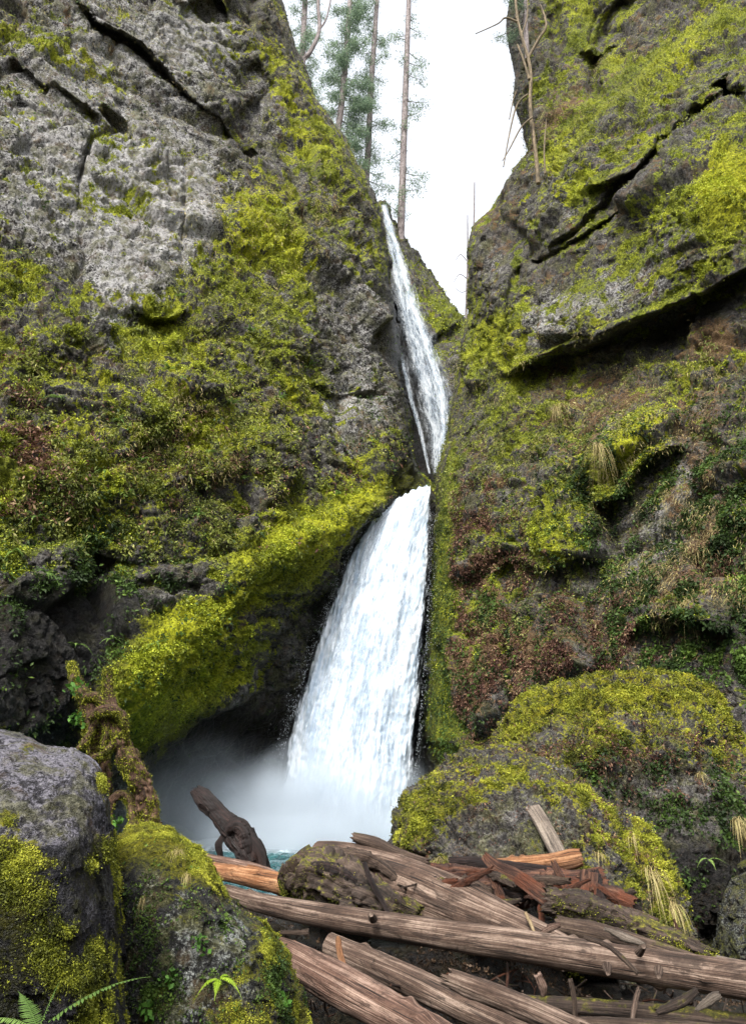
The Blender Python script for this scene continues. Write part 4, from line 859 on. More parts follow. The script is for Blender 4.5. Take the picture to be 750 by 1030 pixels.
log('split_board', [(487, 861, 7.75, 4), (499, 872, 7.65, 6), (520, 882, 7.5, 7), (542, 898, 7.35, 7.5), (570, 922, 7.2, 6)], M['red'], 'splintered reddish board slanting down across the pile', 'board', lump=.15, groove=.1, seed=16, ns=120, nc=36, box=4, aspect=.4, jag=.03)
log('plank', [(535, 812, 9.15, 7.5), (545, 828, 8.95, 7.8), (563, 862, 8.6, 8.2)], M['plank'], 'grey sawn plank leaning on the lumpy boulder', 'plank', lump=.02, groove=.015, seed=17, ns=60, nc=44, box=8, aspect=.3, roll=0.35)
log('wood_chunk', [(398, 866, 8.2, 4), (415, 872, 8.1, 6), (432, 880, 8.0, 4)], M['brownlog'], 'small splintered brown chunk wedged beside the red log', 'wood chunk', lump=.3, groove=.12, seed=18, ns=40, nc=20, jag=.03)
log('wood_chunk', [(452, 893, 7.8, 3), (462, 900, 7.7, 6), (474, 912, 7.6, 4)], M['orange'], 'orange splinter of bark poking out under the red log', 'wood chunk', lump=.35, groove=.12, seed=19, ns=40, nc=20, jag=.03, aspect=.5)
CL = log('log', [(548, 905, 7.3, 12), (585, 914, 7.2, 15), (630, 930, 7.1, 14), (680, 948, 6.9, 10), (715, 962, 6.7, 6)], M['mosslog'], 'dark crooked log with a mossy back in front of the boulder', group=G_, lump=.35, groove=.18, rough=.22, seed=20, ns=200, nc=64, jag=.04)
log('log', [(560, 930, 7.05, 8), (600, 938, 6.95, 9), (650, 952, 6.8, 8), (700, 968, 6.6, 7)], M['brownlog'], 'narrow brown log tucked behind the long silvery log', group=G_, lump=.2, groove=.1, seed=21, ns=140, nc=40, jag=.03)
log('log', [(618, 928, 8.0, 8), (690, 962, 7.6, 9), (770, 982, 7.3, 10), (850, 1000, 7.1, 11)], M['plank'], 'smooth grey log running behind the right end of the long silvery log', group=G_, lump=.1, groove=.04, seed=22, ns=140, nc=40)
# in front of and below the long log
log('log', [(272, 950, 6.0, 9), (300, 968, 5.8, 16), (350, 996, 5.5, 19), (405, 1026, 5.2, 18), (470, 1062, 4.9, 18)], M['pinkgrey'], 'thick pinkish grey log with peeling strips at the lower left of the pile', group=G_, lump=.14, groove=.08, seed=23, knots=4, ns=260, nc=80, jag=.03)
log('log', [(330, 950, 6.7, 11), (380, 972, 6.5, 13), (440, 1000, 6.3, 14), (500, 1028, 6.0, 13), (560, 1055, 5.8, 13)], M['silver'], 'grey barkless log slanting beneath the long silvery log', group=G_, lump=.1, groove=.06, seed=24, knots=3, ns=240, nc=72)
log('log', [(452, 984, 5.4, 8.5), (480, 995, 5.3, 10), (530, 1015, 5.15, 11), (590, 1042, 5.0, 12)], M['silver'], 'grey log with a snapped jagged end at the bottom of the pile', group=G_, lump=.16, groove=.12, seed=25, ns=200, nc=60, jag=.05)
log('log', [(530, 1008, 6.4, 6), (580, 1012, 6.2, 7), (650, 1018, 6.0, 8), (790, 1034, 5.7, 9)], M['mosslog'], 'dark mossy log lying along the bottom right under the long log', group=G_, lump=.15, groove=.1, seed=26, ns=200, nc=48)
log('log', [(580, 1030, 5.3, 6), (640, 1034, 5.2, 8), (790, 1046, 5.1, 10)], M['brownlog'], 'brown log at the very bottom right corner of the pile', group=G_, lump=.15, groove=.1, seed=27, ns=160, nc=44)
stk = [([(588, 943, 5.95, 2), (608, 950, 5.8, 2.4), (624, 962, 5.65, 2.4), (641, 979, 5.55, 2)], 'brownlog', 'curved grey brown branch lying across the long silvery log'),
       ([(642, 995, 5.5, 2.4), (638, 1010, 5.45, 2.8), (634, 1036, 5.4, 2.2)], 'silver', 'pale upright stick in front of the bottom right logs'),
       ([(573, 985, 5.5, 2.4), (577, 1005, 5.5, 2.8), (578, 1032, 5.5, 2.6)], 'brownlog', 'thin brown stick standing in the dark gap below the long log'),
       ([(340, 944, 5.9, 2.8), (342, 960, 5.8, 3.2), (348, 980, 5.75, 3)], 'orange', 'bright orange stick standing in the gap below the long log'),
       ([(282, 938, 6.0, 2), (296, 938, 6.0, 2.2), (310, 938, 6.0, 3.4)], 'brownlog', 'short knob ended stick beside the lichen rock'),
       ([(295, 948, 5.9, 2.2), (304, 956, 5.8, 3), (314, 966, 5.7, 2.4)], 'orange', 'short orange stick touching the pinkish log'),
       ([(366, 868, 7.6, 2.2), (374, 888, 7.5, 2.8), (384, 906, 7.45, 2.4), (392, 922, 7.3, 2)], 'darkwood', 'dark forked stick hanging over the mossy root mass'),
       ([(360, 985, 5.6, 1.8), (385, 998, 5.5, 2.4), (402, 1002, 5.4, 2)], 'orange', 'orange sliver lying between the two lower logs'),
       ([(528, 918, 7.0, 1.6), (533, 928, 6.9, 1.8), (537, 938, 6.8, 1.2)], 'paletwig', 'tiny pale twig sticking up behind the long log'),
       ([(545, 938, 6.8, 2.6), (554, 933, 6.8, 3.4), (563, 930, 6.8, 2)], 'pinkgrey', 'pale splinter leaning on the back of the long log'),
       ([(608, 934, 6.75, 1.6), (628, 943, 6.7, 4.2), (648, 950, 6.6, 1.6)], 'plank', 'light grey wood splinter behind the curved branch'),
       ([(540, 980, 5.9, 4), (545, 992, 5.9, 4.6), (546, 1002, 5.9, 2)], 'pinkgrey', 'stubby pale wood splinter hanging in the dark gap'),
       ([(700, 1016, 5.2, 2), (716, 1004, 5.2, 4.4), (724, 1000, 5.2, 2.6)], 'plank', 'pale chip of wood at the bottom right'),
       ([(660, 1018, 5.35, 3), (684, 1008, 5.35, 5), (700, 996, 5.35, 3)], 'mosslog', 'mossy chip of wood next to the pale one at the bottom right')]
for q, (pts, m, lb) in enumerate(stk):
    log('stick', pts, M[m], lb, 'stick', rough=.15, jag=.01, lump=.25, groove=.06, seed=60 + q, ns=40, nc=16, lumpf=5)

# broken twigs and bark among the logs (nobody could count them)
def debris(n, seed):
    rng = np.random.default_rng(seed); Vs, Fs, uvs, es = [], [], [], []; off = 0
    for i in range(n):
        px, py = rng.uniform(290, 760), rng.uniform(925, 1045)
        base = np.interp(px, [290, 500, 760], [958, 985, 1012]); py = base + rng.uniform(-6, 60)
        if rng.random() < .3: px, py, Y_ = rng.uniform(400, 700), 0, rng.uniform(7.6, 8.4); py = np.interp(px, [400, 600, 700], [892, 900, 955]) + rng.uniform(-8, 14)
        else: Y_ = rng.uniform(6.3, 7.4)
        a = rng.normal(0.45, .9); L = rng.uniform(6, 34); r = rng.uniform(.5, 1.7)
        dx, dy = math.cos(a) * L / 2, math.sin(a) * L / 2; k = rng.uniform(-.3, .3)
        V, F, uv, e = px_tube([(px - dx, py - dy, Y_ + k, r * .7), (px + rng.normal(0, 2), py + rng.normal(0, 2), Y_, r), (px + dx, py + dy, Y_ - k, r * .5)], ns=10, nc=7, lump=.25, groove=.1, seed=seed + i, lumpf=5)
        Vs.append(V); Fs.append(F + off); uvs.append(uv); es.append(e * .5 + rng.random() * .0); off += len(V)
    return np.concatenate(Vs), np.concatenate(Fs), np.concatenate(uvs), np.concatenate(es)
for m, n, sd_ in (('brownlog', 200, 500), ('silver', 60, 900), ('red', 110, 1300)):
    V, F, uv, e = debris(n, sd_)
    tag(make_mesh('twig_litter', V, F, M[m], uv=uv, attrs={'end': e}), 'broken twigs and bark littering the gaps between the logs', kind='stuff')

LATE = [(RM, 22000, .010, 1, 'moss on the root mass of the big weathered trunk', .45), (CL, 5000, .011, 2, 'moss on the dark crooked log', .0)]
rng = np.random.default_rng(4242)
for q in range(38):
    x = rng.uniform(430, 640); y = np.interp(x, [430, 520, 600, 650], [884, 890, 894, 925]) + rng.uniform(-10, 26); a_ = rng.normal(.25, .55); L_ = rng.uniform(10, 32); r_ = rng.uniform(2, 5.5); Y_ = rng.uniform(7.35, 7.8)
    dx, dy = math.cos(a_) * L_, math.sin(a_) * L_
    log('broken_branch', [(x - dx, y - dy, Y_ + .1, r_ * .8), (x, y + rng.uniform(-3, 3), Y_, r_), (x + dx, y + dy, Y_ - .1, r_ * .6)], M[['red', 'darkwood', 'brownlog', 'red', 'mosslog'][q % 5]], 'short broken branch jammed into the dark red pile of rotten wood', 'branch', group='broken branches in the rotten pile', lump=.3, groove=.2, rough=.25, seed=1500 + q, ns=60, nc=22, jag=.03, aspect=.7)
# dark driftwood stump in front of the pool
t = empty('driftwood_stump', tuple(P(258, 876, 9.4)), 'dark wet driftwood stump leaning left in front of the pool', 'driftwood')
part_log('trunk', t, [(197, 795, 9.7, 4.5), (205, 803, 9.65, 7.5), (216, 815, 9.6, 8), (229, 829, 9.55, 9.5), (241, 843, 9.5, 12), (253, 860, 9.4, 13), (262, 884, 9.4, 12)], M['darkwood'], lump=.22, groove=.22, seed=40, ns=200, nc=80, jag=.05, lumpf=1.6, rough=.12)
part_log('limb', t, [(230, 836, 9.45, 6), (239, 831, 9.42, 8), (245, 836, 9.4, 9), (249, 850, 9.35, 9), (252, 868, 9.3, 7)], M['darkwood'], lump=.4, groove=.2, rough=.2, seed=41, ns=90, nc=30)
part_log('limb', t, [(224, 842, 9.5, 3), (220, 850, 9.45, 3.4), (222, 862, 9.45, 2.6)], M['darkwood'], lump=.4, groove=.12, seed=42, ns=40, nc=16)
part_log('limb', t, [(250, 842, 9.35, 4), (257, 850, 9.3, 5), (263, 862, 9.25, 4), (266, 876, 9.2, 3)], M['darkwood'], lump=.4, groove=.12, seed=43, ns=50, nc=18)

# ------------------------------------------------------------------ small leaves, grass, ferns
def leaves(c, N, k, size, wr, droop, spread=0.9, rng=RNG, ntint=.25, tint=None, jitter=0.6):
    """k little pointed leaves at each centre c; returns V, F, tint"""
    n = len(c); c = np.repeat(c, k, 0); N = np.repeat(N, k, 0); size = np.repeat(np.broadcast_to(size, n), k)
    tt = np.repeat(rng.random(n) if tint is None else tint, k) + rng.normal(0, ntint, n * k)
    d = N * .6 + rng.normal(0, spread, (n * k, 3)); d[:, 2] -= droop; d /= np.linalg.norm(d, axis=1)[:, None] + 1e-9
    d = np.where(((d * N).sum(1) < -.1)[:, None], d - 1.3 * (d * N).sum(1)[:, None] * N, d)
    L = size * rng.uniform(.55, 1.3, n * k); p0 = c + rng.normal(0, 1, (n * k, 3)) * (size * jitter)[:, None]
    sd_ = np.cross(d, rng.normal(0, 1, (n * k, 3))); sd_ /= np.linalg.norm(sd_, axis=1)[:, None] + 1e-9
    mid = p0 + d * (L * .5)[:, None]; wv = sd_ * (L * wr)[:, None]; tip = p0 + d * L[:, None]; tip[:, 2] -= L * .25 * droop
    V = np.stack([p0, mid + wv, tip, mid - wv], 1).reshape(-1, 3)
    F = np.arange(n * k * 4).reshape(-1, 4)
    return V, F, np.repeat(np.clip(tt, 0, 1), 4)

def scatter(name, surf, wfun, n, k, size, wr, droop, mat, label, seed, lift=0.03, spread=.9, clump=None, jitter=.6):
    s = SURF[surf]; rng = np.random.default_rng(seed)
    w = np.clip(wfun(s), 0, None) * ((s['X'] > -60) & (s['X'] < 810) & (s['Y'] > -60) & (s['Y'] < 1090))
    if 'front' in s: w = w * s['front']
    else: w = w * (s['D'] / 36.) ** 1
    w = w * (1 - sstep(.75, 1.0, s['wet']) * (surf[:5] == 'cliff'))
    if clump: w = w * np.clip(fbm(s['V'], clump, 3, seed=seed) * 2.2 + .35, 0, 1) ** 1.5
    i = rng.choice(len(w), n, p=w / w.sum())
    sz = size * rng.uniform(.6, 1.5, n) ** 1.2
    c = s['V'][i] + s['N'][i] * (sz * lift / .1)[:, None] * .1 + rng.normal(0, .02, (n, 3)) * size * 6
    fq = .9 if size > .05 else (2.5 if size > .015 else 7)
    tn = np.clip(.48 + .75 * fbm(s['V'][i], fq, 3, .6, seed=seed + 3) + .22 * (s['up'][i] - .35) + rng.normal(0, .10, n), 0, 1) if mat in ('mossleaf', 'mossnear', 'olive', 'darkleaf') else None
    V, F, t_ = leaves(c, s['N'][i], k, sz, wr, droop, spread, rng, jitter=jitter, tint=tn, ntint=.10 if tn is not None else .25)
    return tag(make_mesh(name, V, F, M[mat], smooth=False, attrs={'tint': t_}), label, kind='stuff')

B = lambda s, L: blobs(s['X'], s['Y'], L)
vis = lambda s: (s['Y'] < 900)
scatter('moss', 'cliff_left', lambda s: np.clip(s['moss'] - .35, 0, 1) * np.clip(s['up'] + .6, .15, 1.2) * (1.1 - s['wet']), 90000, 3, .075, .28, .2, 'mossleaf', 'cushions of moss spread over the left cliff', 1, clump=.8)
scatter('undergrowth', 'cliff_left', lambda s: B(s, [(170, 400, 200, 110, -10, 1), (60, 520, 100, 70, 0, 1), (150, 560, 120, 40, 0, .7), (300, 300, 60, 90, 0, .5), (220, 480, 120, 60, 0, 1), (350, 500, 60, 30, -20, .6)]) * (s['moss'] > .2), 9000, 6, .14, .16, .5, 'olive', 'low herbs and small ferns covering the left cliff', 2, clump=.7)
scatter('undergrowth', 'cliff_left', lambda s: B(s, [(20, 420, 40, 60, 0, 1), (200, 470, 90, 60, 0, .25), (30, 480, 60, 40, 0, .5), (360, 470, 40, 30, 0, .3)]), 1600, 7, .16, .18, .5, 'brownleaf', 'russet withered plants on the left cliff', 3, clump=.9)
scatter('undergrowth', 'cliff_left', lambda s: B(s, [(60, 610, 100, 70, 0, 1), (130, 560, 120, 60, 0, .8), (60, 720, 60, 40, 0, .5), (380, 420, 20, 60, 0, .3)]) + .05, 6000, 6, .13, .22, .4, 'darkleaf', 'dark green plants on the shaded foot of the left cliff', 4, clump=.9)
scatter('dry_grass', 'cliff_left', lambda s: B(s, [(310, 215, 60, 22, 15, 1), (280, 60, 20, 90, -15, .7), (350, 180, 25, 60, -28, .6), (230, 430, 120, 80, 0, .45), (110, 40, 120, 60, 20, .3), (250, 240, 80, 60, 0, .5)]), 7000, 5, .19, .05, 1.0, 'straw', 'dry grass hanging from ledges of the left cliff', 5, clump=.6)
scatter('moss', 'cliff_right', lambda s: np.clip(s['moss'] - .3, 0, 1) * np.clip(s['up'] + .6, .15, 1.2) * (1.1 - s['wet']), 80000, 3, .065, .28, .2, 'mossleaf', 'cushions of moss spread over the right cliff', 6, clump=.8)
scatter('undergrowth', 'cliff_right', lambda s: B(s, [(600, 420, 150, 60, -10, 1), (560, 530, 70, 60, 0, .7), (540, 640, 90, 70, 0, .5), (470, 460, 40, 80, 0, 1), (700, 60, 90, 60, -40, .5), (560, 120, 50, 90, 0, .5), (600, 90, 90, 22, -42, .8), (490, 360, 40, 40, 0, .5)]), 12000, 6, .12, .16, .5, 'olive', 'low herbs covering the right cliff', 7, clump=.8)
scatter('withered_plants', 'cliff_right', lambda s: B(s, [(482, 640, 38, 110, 4, 1.2), (555, 650, 70, 50, 0, 1.2), (620, 650, 50, 40, 0, .6), (710, 560, 40, 20, 0, 1), (470, 510, 30, 40, 0, .6), (480, 560, 40, 60, 0, .8)]) * (s['X'] > 452), 13000, 9, .085, .22, .8, 'brownleaf', 'russet withered plants hanging on the lower right cliff', 8, clump=.7)
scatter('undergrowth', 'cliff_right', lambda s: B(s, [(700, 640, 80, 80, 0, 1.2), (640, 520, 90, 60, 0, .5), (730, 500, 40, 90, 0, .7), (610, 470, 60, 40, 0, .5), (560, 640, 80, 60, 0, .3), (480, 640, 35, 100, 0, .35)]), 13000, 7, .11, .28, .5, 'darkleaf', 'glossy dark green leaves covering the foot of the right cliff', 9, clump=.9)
scatter('dry_grass', 'cliff_right', lambda s: B(s, [(600, 420, 100, 40, -20, .8), (700, 560, 60, 70, 0, .9), (725, 360, 30, 30, 0, .8), (640, 570, 50, 50, 0, .6), (600, 80, 100, 18, -42, 1.2), (500, 400, 50, 50, 0, .4), (680, 480, 60, 60, 0, .6), (560, 340, 60, 14, -20, .3)]), 5000, 6, .15, .05, 1.3, 'straw', 'dry straw coloured grass hanging from the right cliff', 10, clump=.6)
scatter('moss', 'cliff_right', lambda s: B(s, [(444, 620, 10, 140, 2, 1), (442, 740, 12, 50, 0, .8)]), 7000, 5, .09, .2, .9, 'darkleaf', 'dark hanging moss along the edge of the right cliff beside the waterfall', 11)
scatter('moss', 'cliff_gorge', lambda s: np.clip(s['moss'] - .3, 0, 1), 4000, 4, .2, .25, .3, 'mossleaf', 'moss on the rocks of the upper gorge', 12)
BS = [k for k in SURF if k[:5] != 'cliff' and k != 'ground']
scatter('leaf_litter', 'ground', lambda s: s['w'] * 1.0, 26000, 3, .022, .3, .1, 'litter', 'wet brown leaf litter on the ground between the logs', 77, clump=.8)
for lb, n, sz, nn in ((BS[0], 60000, .03, 'huge'), (BS[1], 60000, .019, 'lumpy'), (BS[3], 45000, .0065, 'smooth'), (BS[4], 55000, .0062, 'lichen')):
    scatter('moss', lb, lambda s: np.clip(s['moss'] - .5, 0, 1) * np.clip(s['up'] + .7, .1, 1.2), n, 4, sz, .22, .3, 'mossnear', 'moss tufts growing on the ' + {'huge': 'huge rounded boulder', 'lumpy': 'lumpy grey boulder', 'smooth': 'smooth purple grey boulder', 'lichen': 'black lichen rock'}[nn], 20 + n % 7, clump=1.6 if sz > .03 else 5)
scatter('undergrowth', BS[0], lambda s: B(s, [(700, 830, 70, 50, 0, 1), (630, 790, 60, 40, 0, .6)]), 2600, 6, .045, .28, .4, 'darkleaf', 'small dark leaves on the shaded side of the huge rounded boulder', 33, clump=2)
scatter('withered_plants', BS[0], lambda s: B(s, [(600, 760, 90, 30, 0, 1), (680, 780, 60, 40, 0, .8)]), 2500, 6, .035, .2, .4, 'brownleaf', 'dead brown leaves on the huge rounded boulder', 34, clump=2)
scatter('withered_plants', BS[1], lambda s: .3 + B(s, [(450, 870, 50, 25, 0, 1), (600, 860, 60, 30, 0, .8)]), 5000, 5, .022, .2, .4, 'brownleaf', 'dead brown leaves caught on the lumpy grey boulder', 35, clump=3)
scatter('undergrowth', BS[4], lambda s: B(s, [(180, 980, 60, 60, 0, 1), (280, 1000, 20, 40, 0, .8), (150, 900, 40, 30, 0, .7)]), 3500, 5, .011, .3, .2, 'darkleaf', 'tiny dark leaves in the cracks of the lichen rock', 36, clump=6)

for o_, n_, s_, q_, l_, h_ in LATE: moss_on(o_, n_, s_, q_, l_, h_)
def on(surf, px, py):
    s = SURF[surf]; d = (s['X'] - px) ** 2 + (s['Y'] - py) ** 2
    if 'front' in s: d = d + 1e6 * ~s['front']
    i = int(np.argmin(d)); return s['V'][i], s['N'][i]

def tuft(name, pos, n, length, width, spread, droop, mat, label, seed, cat='grass tuft', toward=None, group=None):
    rng = np.random.default_rng(seed); k = 7; Vs = []
    t_ = np.linspace(0, 1, k); az = rng.uniform(0, 2 * np.pi, n); L = length * rng.uniform(.45, 1.1, n); sp = spread * rng.uniform(.2, 1, n)
    dx = np.cos(az) * sp; dy = np.sin(az) * sp - (.35 if toward is None else toward)
    base = rng.normal(0, length * .07, (n, 3))
    X = base[:, None, 0] + dx[:, None] * L[:, None] * t_ ** .8; Y = base[:, None, 1] + dy[:, None] * L[:, None] * t_ ** .8
    dr = droop * rng.uniform(.6, 1.2, n)
    Z = base[:, None, 2] + L[:, None] * (.55 * t_ - dr[:, None] * t_ ** 2)
    C = np.stack([X, Y, Z], -1); wd = (width * (1 - t_ ** 2 * .9))[None, :, None] * np.stack([-np.sin(az), np.cos(az), az * 0], -1)[:, None]
    V = np.stack([C - wd, C + wd], 2).reshape(-1, 3)
    a = (np.arange(n)[:, None] * k + np.arange(k - 1)[None]) * 2
    F = np.stack([a, a + 1, a + 3, a + 2], -1).reshape(-1, 4)
    tt = np.repeat(np.clip(rng.normal(.45, .25, n), 0, 1), 2 * k)
    o = make_mesh(name, V, F, M[mat], attrs={'tint': tt}); o.location = pos
    return tag(o, label, cat, group)

tf = [(BS[1], 632, 846, 60, .30, .0022, .8, 1.3, 'straw', 'tuft of straw grass at the crest of the lumpy boulder'),
      (BS[1], 655, 878, 170, .55, .0026, .6, 1.7, 'straw', 'big drooping tuft of straw grass on the right flank of the lumpy boulder'),
      (BS[1], 672, 912, 120, .40, .0026, .6, 1.6, 'straw', 'yellow green drooping tuft low on the right flank of the lumpy boulder'),
      (BS[1], 600, 862, 50, .22, .0022, .8, 1.3, 'straw', 'small dry tuft between the pale orange log and the big tuft'),
      (BS[1], 440, 862, 60, .22, .0022, .8, 1.1, 'straw', 'dry grass tuft at the left foot of the lumpy boulder'),
      (BS[0], 735, 828, 110, .42, .0032, .6, 1.5, 'straw', 'straw tuft hanging on the right side of the huge rounded boulder'),
      (BS[0], 700, 782, 60, .30, .003, .8, 1.0, 'straw', 'yellow tuft on the upper right of the huge rounded boulder'),
      (BS[4], 178, 860, 70, .12, .0009, .7, 1.2, 'straw', 'straw tuft on the mossy crown of the lichen rock'),
      (BS[4], 190, 880, 60, .15, .0009, .4, 1.7, 'straw', 'hanging straw tuft below the crown of the lichen rock'),
      (BS[4], 140, 900, 40, .12, .0009, .4, 1.7, 'straw', 'thin hanging straw tuft at the left edge of the lichen rock'),
      ('cliff_right', 560, 415, 160, 1.5, .008, .8, 1.5, 'straw', 'mass of pale dry stems spilling over the right cliff ledge'),
      ('cliff_right', 604, 455, 200, 2.0, .009, .7, 1.6, 'straw', 'tangle of pale stems beside the bright moss patch on the right cliff'),
      ('cliff_right', 680, 600, 90, 1.2, .008, .5, 1.7, 'straw', 'pale grass clump hanging low on the right cliff')]
for q, (s_, x, y, n, L, wd, sp_, dr, m, lb) in enumerate(tf):
    p_, n_ = on(s_, x, y); tuft('grass_tuft', tuple(p_ + n_ * .01), n, L, wd, sp_, dr, m, lb, 700 + q)

def frond_data(L, W, seed, pin=22, arch=.5, az=0.0, el=.8, blade=1.0):
    """a fern frond starting at the origin; pinnae on both sides"""
    rng = np.random.default_rng(seed); k = 24; t_ = np.linspace(0, 1, k)
    C = np.stack([L * t_ * math.cos(el) , 0 * t_, L * (math.sin(el) * t_ - arch * t_ ** 2)], -1)
    Vs, Fs, off = [], [], 0
    r = L * .006; V = np.concatenate([C + [0, r, 0], C - [0, r, 0]]); a = np.arange(k - 1)
    Vs.append(V); Fs.append(np.stack([a, a + 1, a + 1 + k, a + k], -1)); off += len(V)
    for i in range(pin):
        tq = .1 + .9 * i / pin; wl = W * (math.sin(min(1, (tq + .05) * 1.05) * math.pi) ** .6 * (1.15 - tq)) + .006 * L
        p = np.array([np.interp(tq, t_, C[:, j]) for j in range(3)]); tg = np.array([np.interp(min(1, tq + .05), t_, C[:, j]) for j in range(3)]) - p; tg /= np.linalg.norm(tg) + 1e-9
        for s_ in (-1, 1):
            d = np.array([0, s_, 0]) * .92 + tg * .35 + np.array([0, 0, -.22]) + rng.normal(0, .05, 3); d /= np.linalg.norm(d)
            wdt = tg * (L / pin * .42 * blade)
            q = [p - wdt * .6, p + wdt * .6, p + d * wl * .5 + wdt * .8, p + d * wl + wdt * .15, p + d * wl * .5 - wdt * .6]
            Vs.append(np.array(q)); Fs.append(np.array([[off, off + 1, off + 2, off + 4], [off + 4, off + 2, off + 3, off + 3]])[:1]); Fs.append(np.array([[off + 4, off + 2, off + 3, off + 4]])[:0])
            Vs.append(np.array([q[4], q[2], q[3], q[3]])); Fs.append(np.array([[off + 5, off + 6, off + 7, off + 8]])); off += 9
    V = np.concatenate(Vs); ca, sa = math.cos(az), math.sin(az)
    V = V @ np.array([[ca, sa, 0], [-sa, ca, 0], [0, 0, 1]])
    return V, np.concatenate(Fs)

def fern(pos, fr, mat, label, seed, parts=True, group=None):
    """fr: list of (length, width, azimuth, elevation, arch)"""
    rng = np.random.default_rng(seed)
    data = [frond_data(L, W, seed + i, az=az, el=el, arch=ar, pin=26 if parts else 12) for i, (L, W, az, el, ar) in enumerate(fr)]
    if parts:
        r = empty('fern', pos, label, 'fern', group)
        for V, F in data: make_mesh('frond', V, F, M[mat], r, attrs={'tint': np.full(len(V), rng.uniform(.3, .9))})
        return r
    Vs, Fs, off = [], [], 0
    for V, F in data: Vs.append(V); Fs.append(F + off); off += len(V)
    V = np.concatenate(Vs); o = make_mesh('fern', V, np.concatenate(Fs), M[mat], attrs={'tint': np.full(len(V), rng.uniform(.3, .9))}); o.location = pos
    return tag(o, label, 'fern', group)

# near fern at the bottom left: fronds reach up and right into the frame
fern(tuple(P(38, 1036, 2.55)), [(.39, .05, .05, .68, .30), (.15, .045, .35, 1.25, .1), (.17, .045, 2.6, .9, .3), (.30, .05, -.5, .3, .3), (.2, .05, 3.5, .6, .4)], 'fern', 'green fern with arching fronds at the bottom left', 801)
p_, n_ = on(BS[4], 220, 985)
fern(tuple(p_), [(.16, .035, -.5, .5, .9), (.13, .03, -2.4, .4, .9), (.12, .03, -1.5, .1, .6), (.1, .03, .3, .9, .9)], 'fernlime', 'bright lime green fern on the white lichen rock', 802)
for x, y, lb, q in ((168, 985, 'small leafy plant left of the lime green fern', 0), (198, 950, 'small leafy plant above the lime green fern', 1), (282, 1005, 'small leafy plant at the right edge of the lichen rock', 2), (150, 1010, 'tiny leafy plant low on the lichen rock', 3)):
    p_, n_ = on(BS[4], x, y); rng = np.random.default_rng(830 + q)
    V, F, tt = leaves(rng.normal(0, .012, (9, 3)) + n_ * .02, np.repeat(n_[None], 9, 0), 3, .032, .32, .3, rng=rng)
    o = make_mesh('leafy_plant', V, F, M['greenleaf'], smooth=False, attrs={'tint': tt}); o.location = p_; tag(o, lb, 'plant')
p_, n_ = on(BS[1], 662, 925)
fern(tuple(p_ + n_ * .03), [(.26, .05, -2.8, .5, .7), (.28, .05, .2, .5, .7), (.2, .045, -1.6, .3, .7), (.18, .04, -.9, .9, .7)], 'fern', 'green fern under the drooping grass of the lumpy boulder', 803)
p_, n_ = on(BS[0], 712, 865)
fern(tuple(p_ + n_ * .03), [(.3, .05, -2.6, .5, .8), (.3, .05, -.4, .5, .8), (.24, .045, -1.6, .2, .7)], 'fern', 'small fern on the dark flank of the huge rounded boulder', 804)
fs = [(62, 448), (110, 465), (30, 590), (75, 650), (110, 640), (160, 645), (255, 330), (180, 300), (235, 405), (35, 520), (130, 500), (150, 460), (250, 480), (200, 520), (60, 400), (280, 400), (95, 540), (12, 560), (170, 375), (215, 445), (300, 440), (340, 500), (120, 420), (325, 360)]
for q, (x, y) in enumerate(fs):
    p_, n_ = on('cliff_left', x, y); rng = np.random.default_rng(900 + q)
    fr = [(rng.uniform(.5, .95), rng.uniform(.09, .13), rng.uniform(-3.1, 0), rng.uniform(.1, .9), rng.uniform(.5, 1.0)) for _ in range(8)]
    fern(tuple(p_ + n_ * .1), fr, 'fern', 'sword fern rooted among the moss of the left cliff', 900 + q * 10, parts=False, group='ferns on the left cliff')

# ------------------------------------------------------------------ mossy snag between the rocks at the left
def join(L):
    Vs, Fs, uvs, es, off = [], [], [], [], 0
    for V, F, uv, e in L: Vs.append(V); Fs.append(F + off); uvs.append(uv); es.append(e); off += len(V)
    return np.concatenate(Vs), np.concatenate(Fs), np.concatenate(uvs), np.concatenate(es)
sl = P(100, 880, 6.6)
t = empty('mossy_snag', tuple(sl), 'twisted moss covered dead tree standing behind the smooth boulder', 'dead tree')
K = dict(lump=.45, groove=.25, lumpf=1.6, rough=.2)
def snag(name, pts, i, **kw):
    V, F, uv, e = px_tube([(a, b_, c, r) for a, b_, c, r in pts], seed=1000 + i, **{**K, **kw})
    o = make_mesh(name, V - sl, F, M['mosswood'], t, uv=uv, attrs={'end': e})
    N = vnormals(V, F); return V, N
SN = []
SN.append(snag('trunk', [(100, 900, 6.6, 9), (104, 850, 6.6, 8), (103, 800, 6.6, 9), (100, 765, 6.55, 9), (95, 735, 6.5, 9), (87, 706, 6.5, 7), (78, 688, 6.5, 4.5), (72, 666, 6.5, 2.5)], 0, ns=200, nc=50))
SN.append(snag('limb', [(162, 870, 6.5, 11), (153, 835, 6.5, 9), (144, 795, 6.45, 9), (128, 758, 6.4, 8.5), (115, 728, 6.4, 7), (110, 700, 6.45, 5), (108, 672, 6.45, 2.6)], 1, ns=200, nc=50))
SN.append(snag('limb', [(112, 806, 6.5, 4), (122, 798, 6.5, 3.6), (132, 806, 6.5, 4), (136, 830, 6.45, 5), (138, 860, 6.45, 6)], 2, ns=70, nc=18))
SN.append(snag('limb', [(90, 722, 6.35, 4), (104, 714, 6.3, 4.5), (119, 716, 6.3, 4), (126, 727, 6.3, 3.2), (128, 744, 6.35, 1.5)], 3, ns=90, nc=24))
SN.append(snag('limb', [(94, 730, 6.4, 4), (88, 742, 6.35, 3), (80, 752, 6.3, 2.4), (74, 756, 6.3, 1.2)], 4, ns=60, nc=18))
